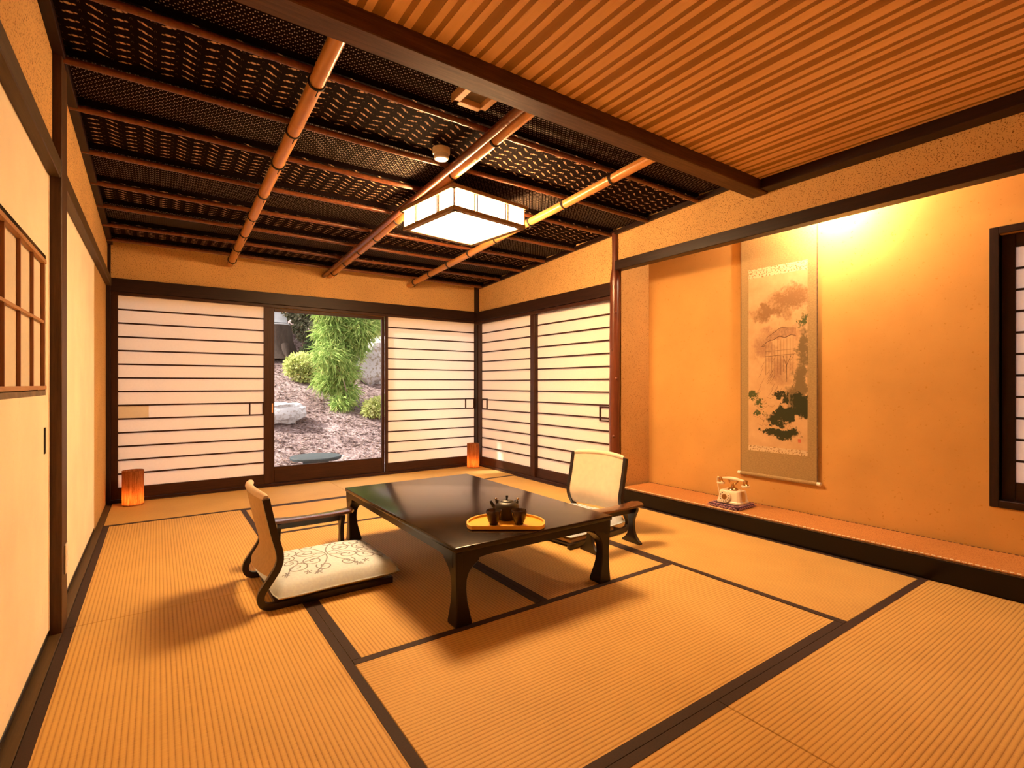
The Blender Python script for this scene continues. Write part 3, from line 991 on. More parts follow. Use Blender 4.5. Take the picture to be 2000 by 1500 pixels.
def make_chair(label, loc, rz):
    d = thing('floor_chair', label, 'floor chair', loc, rz, 'legless floor chairs at the low table')
    hw = 0.232
    for s in (-1, 1):
        strip_frame(CP, 0.030, s * hw - 0.012, s * hw + 0.012).build('side_frame', M['frame_black'], d, 0.003, 1, 40)
    # curved padded back between the frames
    back = [p for p in CP if p[1] > 0.135 and p[0] < 0.2]
    top = back[0]
    nv = 17
    W2 = hw - 0.0125

    def surf(off, extra):
        rows = []
        n = len(back)
        for i, (x, z) in enumerate(back):
            a = back[max(i - 1, 0)]
            b = back[min(i + 1, n - 1)]
            tx, tz = b[0] - a[0], b[1] - a[1]
            l = math.hypot(tx, tz)
            nx, nz = -tz / l, tx / l
            row = []
            for j in range(nv):
                u = -1 + 2 * j / (nv - 1)
                bow = -0.036 * (1 - u * u)
                ed = (1 - abs(u) ** 8)
                row.append((x + bow + nx * off * (0.35 + 0.65 * ed), u * W2, z + nz * off * (0.35 + 0.65 * ed) + (0.012 * (1 - u * u) if i == 0 else 0) + extra * (i == 0)))
            rows.append(row)
        return rows
    # normal (nx) for a downward running profile points towards +X
    sgn = 1
    fr = surf(0.018 * sgn, 0)
    bk = surf(-0.006 * sgn, 0)

    def shell(A, Bq):
        mb = MB()
        rings = []
        for ra, rb in zip(A, Bq):
            rings.append(list(ra) + list(reversed(rb)))
        return mb.sweep(rings)
    mid = surf(0.002 * sgn, 0)
    shell(fr, mid).build('back_pad', M['chair_cream'], d, 0.0, 1, 50)
    shell(mid, bk).build('back_panel', M['chair_tan'], d, 0.0, 1, 50)  # tan puts the shade on the same cream fabric into the colour
    # rounded top roll of the pad
    i0 = [((a[0] + b[0]) / 2, a[1], (a[2] + b[2]) / 2 + 0.001) for a, b in zip(fr[0], bk[0])]
    MB().tube(i0, [0.017 if 0 < j < nv - 1 else 0.012 for j in range(nv)], 10).build('top_roll', M['chair_cream'], d, smooth=60)
    B(0.055, 0.57, -hw + 0.0125, hw - 0.0125, 0.012, 0.024).build('seat_board', M['frame_black'], d, 0.002)
    B(0.13, 0.56, -hw + 0.016, hw - 0.016, 0.0245, 0.046).build('seat_pad', M['chair_tan'], d, 0.008, 2, 50)
    return d


ch1 = make_chair('legless cream padded chair with its back towards the sliding panels', (0.375, 2.688, 0), 0)
ch2 = make_chair('legless cream padded chair with its back towards the alcove', (2.605, 2.625, 0), R(180 + 7))

# ------------------------------------------------------------------ cushions with scroll embroidery
M['cushion'] = plain('lavender_cushion_cloth', (0.70, 0.83, 1.0), 0.85, 0.06, 90, spec=0.1)
M['cushion_side'] = plain('cushion_underside_cloth', (0.52, 0.36, 0.19), 0.85, 0.08, 90, spec=0.1)
M['thread'] = plain('grey_embroidery_thread', (0.26, 0.29, 0.38), 0.8, 0.1, 90, spec=0.1)
CL, CW, CH = 0.295, 0.268, 0.088


def cush_top(u, v):     # u,v in -1..1
    e = (1 - min(1, abs(u)) ** 4) * (1 - min(1, abs(v)) ** 4)
    wr_ = 0.0025 * noise.noise(Vector((u * 3, v * 3, 1.3)))
    return CH * (0.17 + 0.83 * max(0, e) ** 0.42) + wr_


def cush_edge(u, v):    # outline slightly pinched in the middle, soft corners
    k = 1 - 0.035 * (1 - abs(u)) * abs(v) - 0.0
    x = u * CL * (1 - 0.03 * (1 - abs(v)) * (abs(u) ** 3))
    y = v * CW * (1 - 0.03 * (1 - abs(u)) * (abs(v) ** 3))
    r = max(0, abs(u) + abs(v) - 1.72)
    return x * (1 - 0.16 * r), y * (1 - 0.16 * r)


def make_cushion(label, loc, rz):
    d = thing('seat_cushion', label, 'cushion', loc, rz, 'scroll patterned cushions on the legless chairs')
    n = 24
    mb = MB()
    g = [[None] * (n + 1) for _ in range(n + 1)]
    for i in range(n + 1):
        for j in range(n + 1):
            u, v = -1 + 2 * i / n, -1 + 2 * j / n
            x, y = cush_edge(u, v)
            g[i][j] = len(mb.v)
            mb.v.append((x, y, cush_top(u, v)))
    for i in range(n):
        for j in range(n):
            mb.f.append((g[i][j], g[i + 1][j], g[i + 1][j + 1], g[i][j + 1]))
    mb.build('top_cover', M['cushion'], d, smooth=60)
    lo = MB()
    rings = []
    per = [(-1 + 2 * i / n, -1) for i in range(n)] + [(1, -1 + 2 * i / n) for i in range(n)] + [(1 - 2 * i / n, 1) for i in range(n)] + [(-1, 1 - 2 * i / n) for i in range(n)]
    for kz, ks in ((0.17, 1.0), (0.10, 0.985), (0.04, 0.95), (0.0, 0.90)):
        rings.append([(cush_edge(u, v)[0] * ks, cush_edge(u, v)[1] * ks, CH * kz) for u, v in per])
    lo.sweep(rings).build('lower_cover', M['cushion_side'], d, smooth=50)
    # piping along the seam
    MB().tube([(cush_edge(u, v)[0] * 1.002, cush_edge(u, v)[1] * 1.002, CH * 0.17) for u, v in per], 0.0028, 6, closed=True).build('seam_piping', M['cushion'], d, smooth=60)
    # embroidered arabesque
    em = MB()

    def ribbon(pts, wd=0.0030):
        pts = [(x * 1.1, y * 1.12) for x, y in pts]
        prev = None
        q = len(pts)
        for i in range(q):
            a = pts[max(i - 1, 0)]
            b = pts[min(i + 1, q - 1)]
            tx, ty = b[0] - a[0], b[1] - a[1]
            l = math.hypot(tx, ty) or 1
            nx, ny = -ty / l * wd, tx / l * wd
            x, y = pts[i]
            L_ = (x + nx, y + ny, cush_top((x + nx) / CL, (y + ny) / CW) + 0.0012)
            R_ = (x - nx, y - ny, cush_top((x - nx) / CL, (y - ny) / CW) + 0.0012)
            if prev:
                em.quad(prev[0], prev[1], R_, L_)
            prev = (L_, R_)

    def spiral(cx, cy, r0, a0, turns, s=1, r1=0.006):
        nn = int(26 * abs(turns)) + 4
        ribbon([(cx + (r0 + (r1 - r0) * i / nn) * math.cos(a0 + s * 2 * math.pi * turns * i / nn), cy + (r0 + (r1 - r0) * i / nn) * math.sin(a0 + s * 2 * math.pi * turns * i / nn)) for i in range(nn + 1)])
    for sx in (-1, 1):
        for sy in (-1, 1):
            spiral(sx * 0.075, sy * 0.060, 0.052, math.atan2(-sy, -sx), 1.6, sx * sy)
            spiral(sx * 0.155, sy * 0.100, 0.050, math.atan2(-sy, -sx * 0.3), 1.5, -sx * sy)
            spiral(sx * 0.165, sy * 0.028, 0.034, math.atan2(sy, -sx), 1.4, sx * sy)
            spiral(sx * 0.050, sy * 0.140, 0.036, math.atan2(-sy, sx), 1.4, sx * sy)
            ribbon([(sx * (0.01 + 0.20 * t), sy * (0.012 + 0.15 * t * t + 0.02 * math.sin(t * 6))) for t in [i / 24 for i in range(25)]])
            ribbon([(sx * (0.005 + 0.10 * t * t), sy * (0.19 * t)) for t in [i / 20 for i in range(21)]])
            for (lx, ly) in ((0.205, 0.135), (0.125, 0.165), (0.085, 0.178), (0.225, 0.070)):
                for q in range(5):
                    a = q * 1.26
                    ribbon([(sx * lx + r_ * math.cos(a + r_ * 18), sy * ly + r_ * math.sin(a + r_ * 18)) for r_ in (0.002, 0.007, 0.012, 0.017)], 0.0026)
    em.build('embroidery', M['thread'], d)
    return d


make_cushion('pale lavender cushion with scroll embroidery on the chair backing onto the sliding panels', (0.708, 2.672, 0.047), R(2))
make_cushion('pale lavender cushion with scroll embroidery on the chair backing onto the alcove', (2.325, 2.63, 0.047), R(187))

# ------------------------------------------------------------------ armrests (kyosoku)
M['arm_wood'] = wood('armrest_wood', (0.060, 0.022, 0.010), (0.14, 0.055, 0.024), 0, 0.16, 1.0, 0.6)


def make_armrest(label, loc, rz):
    d = thing('armrest', label, 'armrest', loc, rz, 'free standing armrests beside the legless chairs')
    L, Wd = 0.245, 0.055
    rings = []
    for i in range(25):
        u = -1 + 2 * i / 24
        wv = Wd * (1 - 0.25 * (1 - u * u)) * (1 if abs(u) < 0.9 else math.sqrt(max(0.15, 1 - ((abs(u) - 0.9) / 0.11) ** 2)))
        zt = 0.222 + 0.010 * u * u
        rings.append([(u * L, -wv, zt), (u * L, wv, zt), (u * L, wv, zt + 0.013), (u * L, wv * 0.6, zt + 0.017), (u * L, -wv * 0.6, zt + 0.017), (u * L, -wv, zt + 0.013)])
    MB().sweep(rings).build('arm_board', M['arm_wood'], d, smooth=40)
    B(-0.164, 0.164, -0.010, 0.010, 0.185, 0.2215).build('apron_rail', M['frame_black'], d, 0.002)
    prof = [(0.0, 0.074), (0.012, 0.076), (0.022, 0.060), (0.045, 0.038), (0.07, 0.024), (0.11, 0.018), (0.15, 0.022), (0.185, 0.036), (0.205, 0.046), (0.2235, 0.048)]
    prof = catmull(prof, 4)
    for s in (-1, 1):
        poly = [(w_, z) for z, w_ in prof] + [(-w_, z) for z, w_ in reversed(prof)]
        MB().sweep([[(s * 0.176 - 0.011, y, z) for y, z in poly], [(s * 0.176 + 0.011, y, z) for y, z in poly]]).build('leg', M['frame_black'], d, 0.002, 1, 35)
    return d


make_armrest('dark wooden armrest beside the chair that backs onto the sliding panels', (0.73, 3.09, 0), R(0))
make_armrest('dark wooden armrest with flared feet beside the chair that backs onto the alcove', (2.29, 2.21, 0), R(-2))

# ------------------------------------------------------------------ tray, cups and pot
M['tray'] = plain('golden_tray', (0.88, 0.44, 0.025), 0.4, 0.06, 30, spec=0.4)
M['tray_rim'] = plain('tray_rim', (0.85, 0.48, 0.07), 0.35, 0.06, 30)
M['tray_shade'] = plain('tray_underside_shade', (0.022, 0.012, 0.008), 0.5, 0.1, 30)  # near-black colour paints in the shadow under the tray
M['cup'] = plain('brown_glazed_cup', (0.038, 0.018, 0.011), 0.25, 0.3, 40, spec=0.5)
M['iron'] = plain('cast_iron', (0.020, 0.015, 0.012), 0.42, 0.3, 60, spec=0.5)
M['brass'] = plain('brass_lug', (0.45, 0.36, 0.28), 0.25, 0.2, 60, metallic=1.0)
TRZ = -YAW
tr = thing('serving_tray', 'golden half oval tray with straight front edge on the black table', 'tray', (1.300, 1.912, TH), TRZ)


def tray_outline(k=1.0):
    pts = [(-0.155 * k, 0.0 + (1 - k) * 0.1), (0.155 * k, 0.0 + (1 - k) * 0.1)]
    n = 36
    for i in range(n + 1):
        a = -0.38 + (math.pi + 0.76) * i / n
        pts.append((0.185 * k * math.cos(a), 0.085 + 0.165 * k * (math.sin(a) if math.sin(a) > 0 else math.sin(a) * 1.1)))
    # keep above the straight edge
    return [(x, max(y, (1 - k) * 0.1)) for x, y in pts]


o1, o2 = tray_outline(1.0), tray_outline(0.955)
MB().prism(tray_outline(0.99), 0.0, 0.006).build('tray_base', M['tray_shade'], tr)
MB().prism(tray_outline(0.985), 0.006, 0.010).build('tray_floor', M['tray'], tr)
rim = MB()
rim.sweep([[(x, y, 0.004) for x, y in o1], [(x, y, 0.020) for x, y in o1], [(x, y, 0.020) for x, y in o2], [(x, y, 0.0102) for x, y in o2]], caps=False)
rim.build('tray_rim', M['tray_rim'], tr, smooth=40)


def tray_pt(u, v, z=0.0102):
    c, s = math.cos(TRZ), math.sin(TRZ)
    return (1.300 + c * u - s * v, 1.912 + s * u + c * v, TH + z)


CK = 1.17
cup_prof = [(0.014, 0.0), (0.017, 0.001), (0.017, 0.006), (0.021, 0.012), (0.0265, 0.026), (0.0300, 0.044), (0.0315, 0.056), (0.0305, 0.0575), (0.0285, 0.054), (0.0265, 0.040), (0.020, 0.018), (0.006, 0.012)]
for lab, u, v in (('small brown tea cup on the tray, on the side of the teapot spout', -0.056, 0.062), ('small brown tea cup on the tray, on the side away from the teapot spout', 0.062, 0.066)):
    c = thing('tea_cup', lab, 'cup', tray_pt(u, v), group='tea cups on the tray')
    MB().lathe([(r * CK, z * CK) for r, z in cup_prof], 28).build('cup_body', M['cup'], c, smooth=50)
    MB().lathe([(0.0160 * CK, 0.0008), (0.0178 * CK, 0.003), (0.0178 * CK, 0.006)], 28).build('foot_ring', M['cup'], c, smooth=50)
    MB().tube([(0.0302 * CK * math.cos(a), 0.0302 * CK * math.sin(a), 0.0572 * CK) for a in [2 * math.pi * j / 28 for j in range(28)]], 0.0013, 6, closed=True).build('rim', M['cup'], c, smooth=60)

tp = thing('teapot', 'black cast iron teapot with brass lugs standing behind the two cups', 'teapot', tray_pt(0.004, 0.156), TRZ)
tp.scale = (1.2, 1.2, 1.2)
MB().lathe([(0.030, 0.0), (0.034, 0.003), (0.036, 0.018), (0.044, 0.034), (0.0500, 0.048), (0.0495, 0.056), (0.043, 0.066), (0.030, 0.072), (0.026, 0.073)], 36).build('pot_body', M['iron'], tp, smooth=50)
lid = MB().lathe([(0.0275, 0.0731), (0.0270, 0.0745), (0.018, 0.0785), (0.006, 0.080)], 28).build('lid', M['iron'], tp, smooth=50)
MB().lathe([(0.004, 0.080), (0.0035, 0.086), (0.0060, 0.091), (0.0050, 0.097), (0.001, 0.098)], 14).build('lid_knob', M['iron'], lid, smooth=50)
MB().tube([(-0.043, 0.0, 0.046), (-0.056, 0.0, 0.056), (-0.063, 0.0, 0.068), (-0.066, 0, 0.075)], [0.010, 0.008, 0.006, 0.0055], 12).build('spout', M['iron'], tp, smooth=50)
for s in (-1, 1):
    lg = MB().tube([(s * 0.040, 0, 0.064), (s * 0.042, 0, 0.074), (s * 0.044, 0, 0.080)], [0.006, 0.0055, 0.004], 10).build('lug', M['iron'], tp, smooth=50)
    MB().tube([(s * 0.040, 0, 0.081), (s * 0.044, 0, 0.0835), (s * 0.049, 0, 0.082)], [0.0035, 0.0045, 0.003], 8).build('lug_ring', M['brass'], lg, smooth=60)
hnd = [(0.043 * math.cos(a), 0.050 * math.sin(a) + 0.0, 0.080 - 0.020 * math.sin(a)) for a in [math.pi * j / 24 for j in range(25)]]
MB().tube(hnd, 0.0022, 8).build('bail_handle', M['iron'], tp, smooth=60)

# ------------------------------------------------------------------ floor lanterns
def mat_lantern():
    m, t, b = new_mat('lantern_paper')
    t.nodes.remove(b)
    f = noise_n(t, coords(t, (60, 60, 5)), 2.0, 4, 0.6)
    g = noise_n(t, coords(t, (90, 90, 120)), 2.0, 2, 0.6)
    mix = math_n(t, 'ADD', math_n(t, 'MULTIPLY', f, 0.7), math_n(t, 'MULTIPLY', g, 0.3))
    d = t.nodes.new('ShaderNodeBsdfDiffuse')
    tr_ = t.nodes.new('ShaderNodeBsdfTranslucent')
    t.links.new(ramp(t, mix, [(0.35, (0.20, 0.075, 0.03)), (0.65, (0.42, 0.19, 0.085))]), d.inputs[0])
    t.links.new(ramp(t, mix, [(0.35, (0.42, 0.16, 0.055)), (0.65, (0.95, 0.52, 0.22))]), tr_.inputs[0])
    mx = t.nodes.new('ShaderNodeMixShader')
    mx.inputs[0].default_value = 0.5
    t.links.new(d.outputs[0], mx.inputs[1])
    t.links.new(tr_.outputs[0], mx.inputs[2])
    t.links.new(mx.outputs[0], t.nodes['Material Output'].inputs[0])
    return m


M['lantern'] = mat_lantern()
M['candle'] = mat_emit('lantern_flame', (1.0, 0.62, 0.28), 190.0)
M['wax'] = plain('candle_wax', (0.75, 0.62, 0.42), 0.5, 0.05, 30)
for lab, x, y in (('brown paper lantern glowing beside the slim post under the wide screen', -0.165, 5.245), ('brown paper lantern glowing in the corner where the screens meet', 3.120, 5.285)):
    d = thing('floor_lantern', lab, 'lantern', (x, y, 0.0015), group='paper floor lanterns')
    r = 0.074
    MB().lathe([(r, 0.004), (r, 0.286), (r - 0.0015, 0.286), (r - 0.0015, 0.004)], 40, caps=False).build('paper_shade', M['lantern'], d, smooth=50)
    MB().lathe([(r - 0.003, 0.0), (r - 0.003, 0.012), (0.01, 0.012)], 32).build('base_disc', M['cedar'], d, smooth=40)
    MB().tube([(r * math.cos(a), r * math.sin(a), 0.286) for a in [2 * math.pi * j / 40 for j in range(40)]], 0.0016, 6, closed=True).build('top_rim', M['cedar_z'], d, smooth=60)
    MB().lathe([(0.019, 0.012), (0.019, 0.030), (0.004, 0.030)], 20).build('candle_cup', M['wax'], d, smooth=40)
    MB().lathe([(0.003, 0.031), (0.014, 0.045), (0.012, 0.060), (0.002, 0.078)], 14).build('flame', M['candle'], d, smooth=60)

# ------------------------------------------------------------------ telephone on its pad
M['pad'] = plain('purple_pad', (0.055, 0.012, 0.030), 0.8, 0.3, 60)
M['pad_dot'] = plain('purple_pad_pattern', (0.42, 0.22, 0.24), 0.8, 0.2, 60)
M['ivory'] = plain('ivory_phone', (0.78, 0.66, 0.46), 0.3, 0.05, 15, spec=0.5)
M['gold'] = plain('phone_brass', (0.62, 0.40, 0.18), 0.22, 0.15, 40, metallic=1.0)
pad = thing('phone_pad', 'dark purple patterned pad lying on the alcove rush strip', 'pad', (3.425, 2.115, 0.1168), R(1))
hp_ = 0.122
rg = []
for z, k in ((0.0, 0.97), (0.006, 1.0), (0.016, 1.0), (0.022, 0.965), (0.024, 0.90)):
    rg.append([(k * hp_ * sx * (1 - 0.10 * (abs(sy_) > 0.99 and abs(sx) > 0.99)), k * hp_ * sy_ * (1 - 0.10 * (abs(sy_) > 0.99 and abs(sx) > 0.99)), z) for sx, sy_ in [(-1 + i / 4, -1) for i in range(8)] + [(1, -1 + i / 4) for i in range(8)] + [(1 - i / 4, 1) for i in range(8)] + [(-1, 1 - i / 4) for i in range(8)]])
MB().sweep(rg).build('pad_body', M['pad'], pad, smooth=45)
dots = MB()
random.seed(9)
for q in range(4):
    Mq = Matrix.Rotation(q * math.pi / 2, 4, 'Z')
    for r_, z_ in ((0, 0.0075), (1, 0.0145)):
        for i in range(9):
            y = -0.104 + i * 0.026 + (0.013 if r_ else 0)
            if y > 0.105:
                continue
            e = MB().box(-hp_ - 0.0012, -hp_ + 0.001, y - 0.009, y + 0.009, z_ - 0.0026, z_ + 0.0026).xf(Mq)
            n0 = len(dots.v)
            dots.v += e.v
            dots.f += [tuple(i_ + n0 for i_ in f_) for f_ in e.f]
    for i in range(8):
        x_ = -0.098 + i * 0.028
        e = MB().box(-0.112, -0.096, x_ - 0.009, x_ + 0.009, 0.0238, 0.0246).xf(Mq)
        n0 = len(dots.v)
        dots.v += e.v
        dots.f += [tuple(i_ + n0 for i_ in f_) for f_ in e.f]
dots.build('pad_pattern', M['pad_dot'], pad)

ph = thing('telephone', 'ivory antique style dial telephone with brass cradle on a purple pad', 'telephone', (3.435, 2.110, 0.1168 + 0.0247), R(2))
ph.scale = (1.1, 1.1, 1.1)
rg = []
for z, k in ((0.0, 1.0), (0.012, 1.0), (0.018, 0.93), (0.070, 0.84), (0.082, 0.78)):
    wx, wy_ = 0.066 * k, 0.082 * k
    ch = 0.20
    rg.append([(-wx, -wy_ * (1 - ch), z), (-wx * (1 - ch), -wy_, z), (wx * (1 - ch), -wy_, z), (wx, -wy_ * (1 - ch), z), (wx, wy_ * (1 - ch), z), (wx * (1 - ch), wy_, z), (-wx * (1 - ch), wy_, z), (-wx, wy_ * (1 - ch), z)])
MB().sweep(rg).build('phone_body', M['ivory'], ph, 0.003, 2, 35)
Md = Matrix.Translation((-0.064, 0.020, 0.042)) @ Matrix.Rotation(R(-82), 4, 'Y')
dl = MB().lathe([(0.040, -0.004), (0.040, 0.004), (0.037, 0.007), (0.020, 0.007)], 32).xf(Md).build('dial', M['ivory'], ph, smooth=40)
MB().lathe([(0.0175, 0.0072), (0.0175, 0.0095), (0.004, 0.0095)], 24).xf(Md).build('dial_centre', M['gold'], dl, smooth=40)
for k in range(10):
    a = 0.6 + k * 0.5
    MB().lathe([(0.0042, 0.0068), (0.0042, 0.0076), (0.0008, 0.0076)], 10, (0.0285 * math.cos(a), 0.0285 * math.sin(a), 0)).xf(Md).build('finger_hole', M['cord'], dl)
cr = MB().lathe([(0.034, 0.082), (0.033, 0.088), (0.024, 0.096), (0.012, 0.100), (0.008, 0.118), (0.010, 0.126)], 24).build('cradle', M['gold'], ph, smooth=45)
for s in (-1, 1):
    MB().tube([(0, 0, 0.122), (0, s * 0.018, 0.124), (0, s * 0.028, 0.134), (-0.008, s * 0.030, 0.148)], 0.004, 8).build('cradle_fork', M['gold'], cr, smooth=60)
    MB().tube([(0, 0, 0.122), (0, s * 0.018, 0.124), (0.008, s * 0.030, 0.138), (0.012, s * 0.030, 0.148)], 0.004, 8).build('cradle_fork', M['gold'], cr, smooth=60)
hs_ = MB().tube([(0, y, 0.156 - 0.9 * y * y) for y in [-0.086 + 0.172 * i / 16 for i in range(17)]], [0.009 + 0.003 * math.cos(i / 16 * 2 * math.pi - math.pi) for i in range(17)], 14).build('handset_grip', M['ivory'], ph, smooth=60)
for s in (-1, 1):
    MB().lathe([(0.012, 0.156), (0.015, 0.146), (0.013, 0.134), (0.022, 0.126)], 20, (0, s * 0.086, 0)).build('handset_collar', M['gold'], hs_, smooth=45)
    MB().lathe([(0.023, 0.126), (0.026, 0.118), (0.022, 0.110), (0.006, 0.108)], 20, (0, s * 0.086, 0)).build('ear_cup', M['ivory'], hs_, smooth=45)
MB().tube([(0, 0.088, 0.152), (0.0, 0.108, 0.154), (0.004, 0.116, 0.140), (0.01, 0.112, 0.09), (0.02, 0.108, 0.04), (0.025, 0.098, 0.010), (0.03, 0.075, 0.006)], 0.0035, 8).build('handset_cord', M['ivory'], ph, smooth=60)

# ------------------------------------------------------------------ hanging scroll
def mat_brocade():
    m, t, b = new_mat('scroll_brocade')
    f = noise_n(t, coords(t, (1, 80, 160)), 1.0, 3)
    t.links.new(ramp(t, f, [(0.3, (0.27, 0.17, 0.055)), (0.7, (0.36, 0.235, 0.085))]), b.inputs['Base Color'])
    b.inputs['Roughness'].default_value = 0.7
    b.inputs['Sheen Weight'].default_value = 0.15
    return m


def mat_painting():
    """faded ink and wash landscape, laid out in the sheet's own metres (y across, z up)"""
    m, t, b = new_mat('ink_wash_painting')
    tc = t.nodes.new('ShaderNodeTexCoord')
    sp = t.nodes.new('ShaderNodeSeparateXYZ')
    t.links.new(tc.outputs['Object'], sp.inputs[0])
    u = math_n(t, 'MULTIPLY', sp.outputs[1], -1.0)       # to the right as seen
    v = sp.outputs[2]
    wob = noise_n(t, coords(t, (9, 9, 9)), 1.0, 4, 0.6)
    wob2 = noise_n(t, coords(t, (34, 34, 34)), 1.0, 3, 0.65)
    wob3 = noise_n(t, coords(t, (70, 70, 70)), 1.0, 4, 0.7)
    dw = math_n(t, 'MULTIPLY', math_n(t, 'SUBTRACT', wob, 0.5), 0.22)
    dw2 = math_n(t, 'MULTIPLY', math_n(t, 'SUBTRACT', wob2, 0.5), 0.10)
    uu = math_n(t, 'ADD', math_n(t, 'ADD', u, dw), dw2)
    vv = math_n(t, 'ADD', math_n(t, 'SUBTRACT', v, dw), dw2)
    col = ramp(t, wob, [(0.3, (0.50, 0.31, 0.145)), (0.7, (0.60, 0.39, 0.20))])

    def wash(col, masks, tint, k):
        mm = masks[0]
        for q in masks[1:]:
            mm = math_n(t, 'MAXIMUM', mm, q)
        mm = math_n(t, 'MULTIPLY', mm, math_n(t, 'ADD', 0.05, math_n(t, 'MULTIPLY', wob3, 1.9)))
        cl = t.nodes.new('ShaderNodeClamp')
        t.links.new(math_n(t, 'MULTIPLY', mm, k), cl.inputs[0])
        mx = t.nodes.new('ShaderNodeMixRGB')
        t.links.new(cl.outputs[0], mx.inputs[0])
        t.links.new(col, mx.inputs[1])
        mx.inputs[2].default_value = (*tint, 1)
        return mx.outputs[0]
    # picture spans u -0.21..0.21, v 0..1.235
    col = wash(col, [blob(t, uu, vv, 0.10, 1.06, 0.20, 0.10), blob(t, uu, vv, -0.06, 0.97, 0.17, 0.07)], (0.27, 0.15, 0.065), 1.25)
    col = wash(col, [blob(t, uu, vv, 0.02, 0.82, 0.17, 0.05), blob(t, uu, vv, -0.10, 0.72, 0.10, 0.10), blob(t, uu, vv, 0.02, 0.55, 0.10, 0.12)], (0.38, 0.21, 0.11), 1.0)
    col = wash(col, [blob(t, uu, vv, 0.19, 0.70, 0.06, 0.16), blob(t, uu, vv, 0.17, 0.48, 0.06, 0.16), blob(t, uu, vv, 0.13, 0.36, 0.09, 0.10)], (0.20, 0.14, 0.065), 1.5)
    col = wash(col, [blob(t, uu, vv, 0.17, 0.30, 0.08, 0.10), blob(t, uu, vv, 0.08, 0.25, 0.10, 0.075), blob(t, uu, vv, -0.02, 0.22, 0.08, 0.05), blob(t, uu, vv, -0.06, 0.12, 0.06, 0.04), blob(t, uu, vv, 0.06, 0.11, 0.11, 0.055), blob(t, uu, vv, 0.04, 0.36, 0.05, 0.03)], (0.040, 0.042, 0.020), 2.3)
    col = wash(col, [blob(t, uu, vv, -0.17, 0.37, 0.06, 0.035), blob(t, uu, vv, -0.14, 0.25, 0.05, 0.025), blob(t, uu, vv, -0.13, 0.32, 0.04, 0.02), blob(t, uu, vv, 0.18, 0.90, 0.03, 0.06)], (0.085, 0.10, 0.035), 1.6)
    t.links.new(col, b.inputs['Base Color'])
    b.inputs['Roughness'].default_value = 0.85
    b.inputs['Specular IOR Level'].default_value = 0.1
    return m


M['brocade'] = mat_brocade()
M['painting'] = mat_painting()
M['ichimonji'] = mat_plaster('figured_silk_strip', (0.62, 0.47, 0.28), (0.28, 0.17, 0.07), 0.53, 90, 0.7)
M['ink'] = plain('brown_ink', (0.14, 0.07, 0.03), 0.8, 0.3, 60)
M['ink_roof'] = plain('brown_wash', (0.38, 0.21, 0.10), 0.85, 0.25, 60)
M['ink_red'] = plain('seal_red', (0.50, 0.13, 0.06), 0.8, 0.15, 60)
SX = XT - 0.022
scr = thing('hanging_scroll', 'hanging scroll with an ink landscape of a stilted pavilion and pines', 'scroll', (SX, 1.897, 0.318))
B(0, 0.0016, -0.272, 0.272, 0.02, 1.93).build('brocade_mount', M['brocade'], scr)
pic = MB().box(-0.0012, 0.0, -0.211, 0.211, 0.0, 1.238).build('painting', M['painting'], scr, loc=(0, 0, 0.229))
B(-0.0012, -0.0001, -0.211, 0.211, 0.190, 0.2285).build('silk_strip', M['ichimonji'], scr)
B(-0.0012, -0.0001, -0.211, 0.211, 1.468, 1.535).build('silk_strip', M['ichimonji'], scr)
MB().tube([(0.0, -0.272, 0.012), (0.0, 0.272, 0.012)], 0.013, 14).build('bottom_roller', M['brocade'], scr, smooth=50)
for s in (-1, 1):
    MB().lathe([(0.0125, 0.0), (0.0125, 0.022), (0.010, 0.024)], 14).xf(Matrix.Translation((0, s * 0.272, 0.012)) @ Matrix.Rotation(R(-90 * s), 4, 'X')).build('roller_knob', M['cream'], scr, smooth=40)
    B(-0.0008, 0.004, s * 0.272 - 0.003, s * 0.272 + 0.003, 0.02, 1.93).build('edge_shade_strip', M['ink'], scr)  # dark strip paints the shadowed edge of the curled scroll
# drawn pavilion: brush lines lying on the sheet
ink = MB()


def brush(pts, wd):
    q = len(pts)
    prev = None
    for i in range(q):
        a, b_ = pts[max(i - 1, 0)], pts[min(i + 1, q - 1)]
        tx, tz = b_[0] - a[0], b_[1] - a[1]
        l = math.hypot(tx, tz) or 1
        k = wd * (0.6 + 0.4 * math.sin(math.pi * (i + 0.5) / q))
        nx, nz = -tz / l * k, tx / l * k
        u, v = pts[i]
        A_ = (-0.0018, -(u + nx), v + nz)
        C_ = (-0.0018, -(u - nx), v - nz)
        if prev:
            ink.quad(prev[0], prev[1], C_, A_)
        prev = (A_, C_)


def pv(u, v):
    return (u, v)


random.seed(12)
eave = catmull([(-0.105, 0.735), (-0.06, 0.765), (-0.02, 0.775), (0.02, 0.795), (0.06, 0.785), (0.10, 0.80), (0.135, 0.79)], 5)
brush(eave, 0.0030)
ridge = catmull([(-0.075, 0.79), (-0.02, 0.825), (0.03, 0.855), (0.08, 0.85), (0.135, 0.845)], 5)
brush(ridge, 0.0022)
brush([(-0.115, 0.728), (-0.085, 0.733)], 0.0028)
for i in range(10):
    x_ = -0.078 + i * 0.0215
    zt = 0.755 + 0.03 * (i / 9)
    brush([(x_, zt), (x_, 0.655)], 0.0011)
    brush([(x_, 0.655), (x_ + random.uniform(-0.002, 0.002), 0.58 - 0.09 * random.random())], 0.0016)
brush([(-0.085, 0.655), (0.125, 0.665)], 0.0020)
brush([(-0.085, 0.690), (0.125, 0.700)], 0.0012)
brush([(0.045, 0.655), (0.070, 0.585), (0.072, 0.47)], 0.0018)
brush([(0.100, 0.655), (0.070, 0.585)], 0.0018)
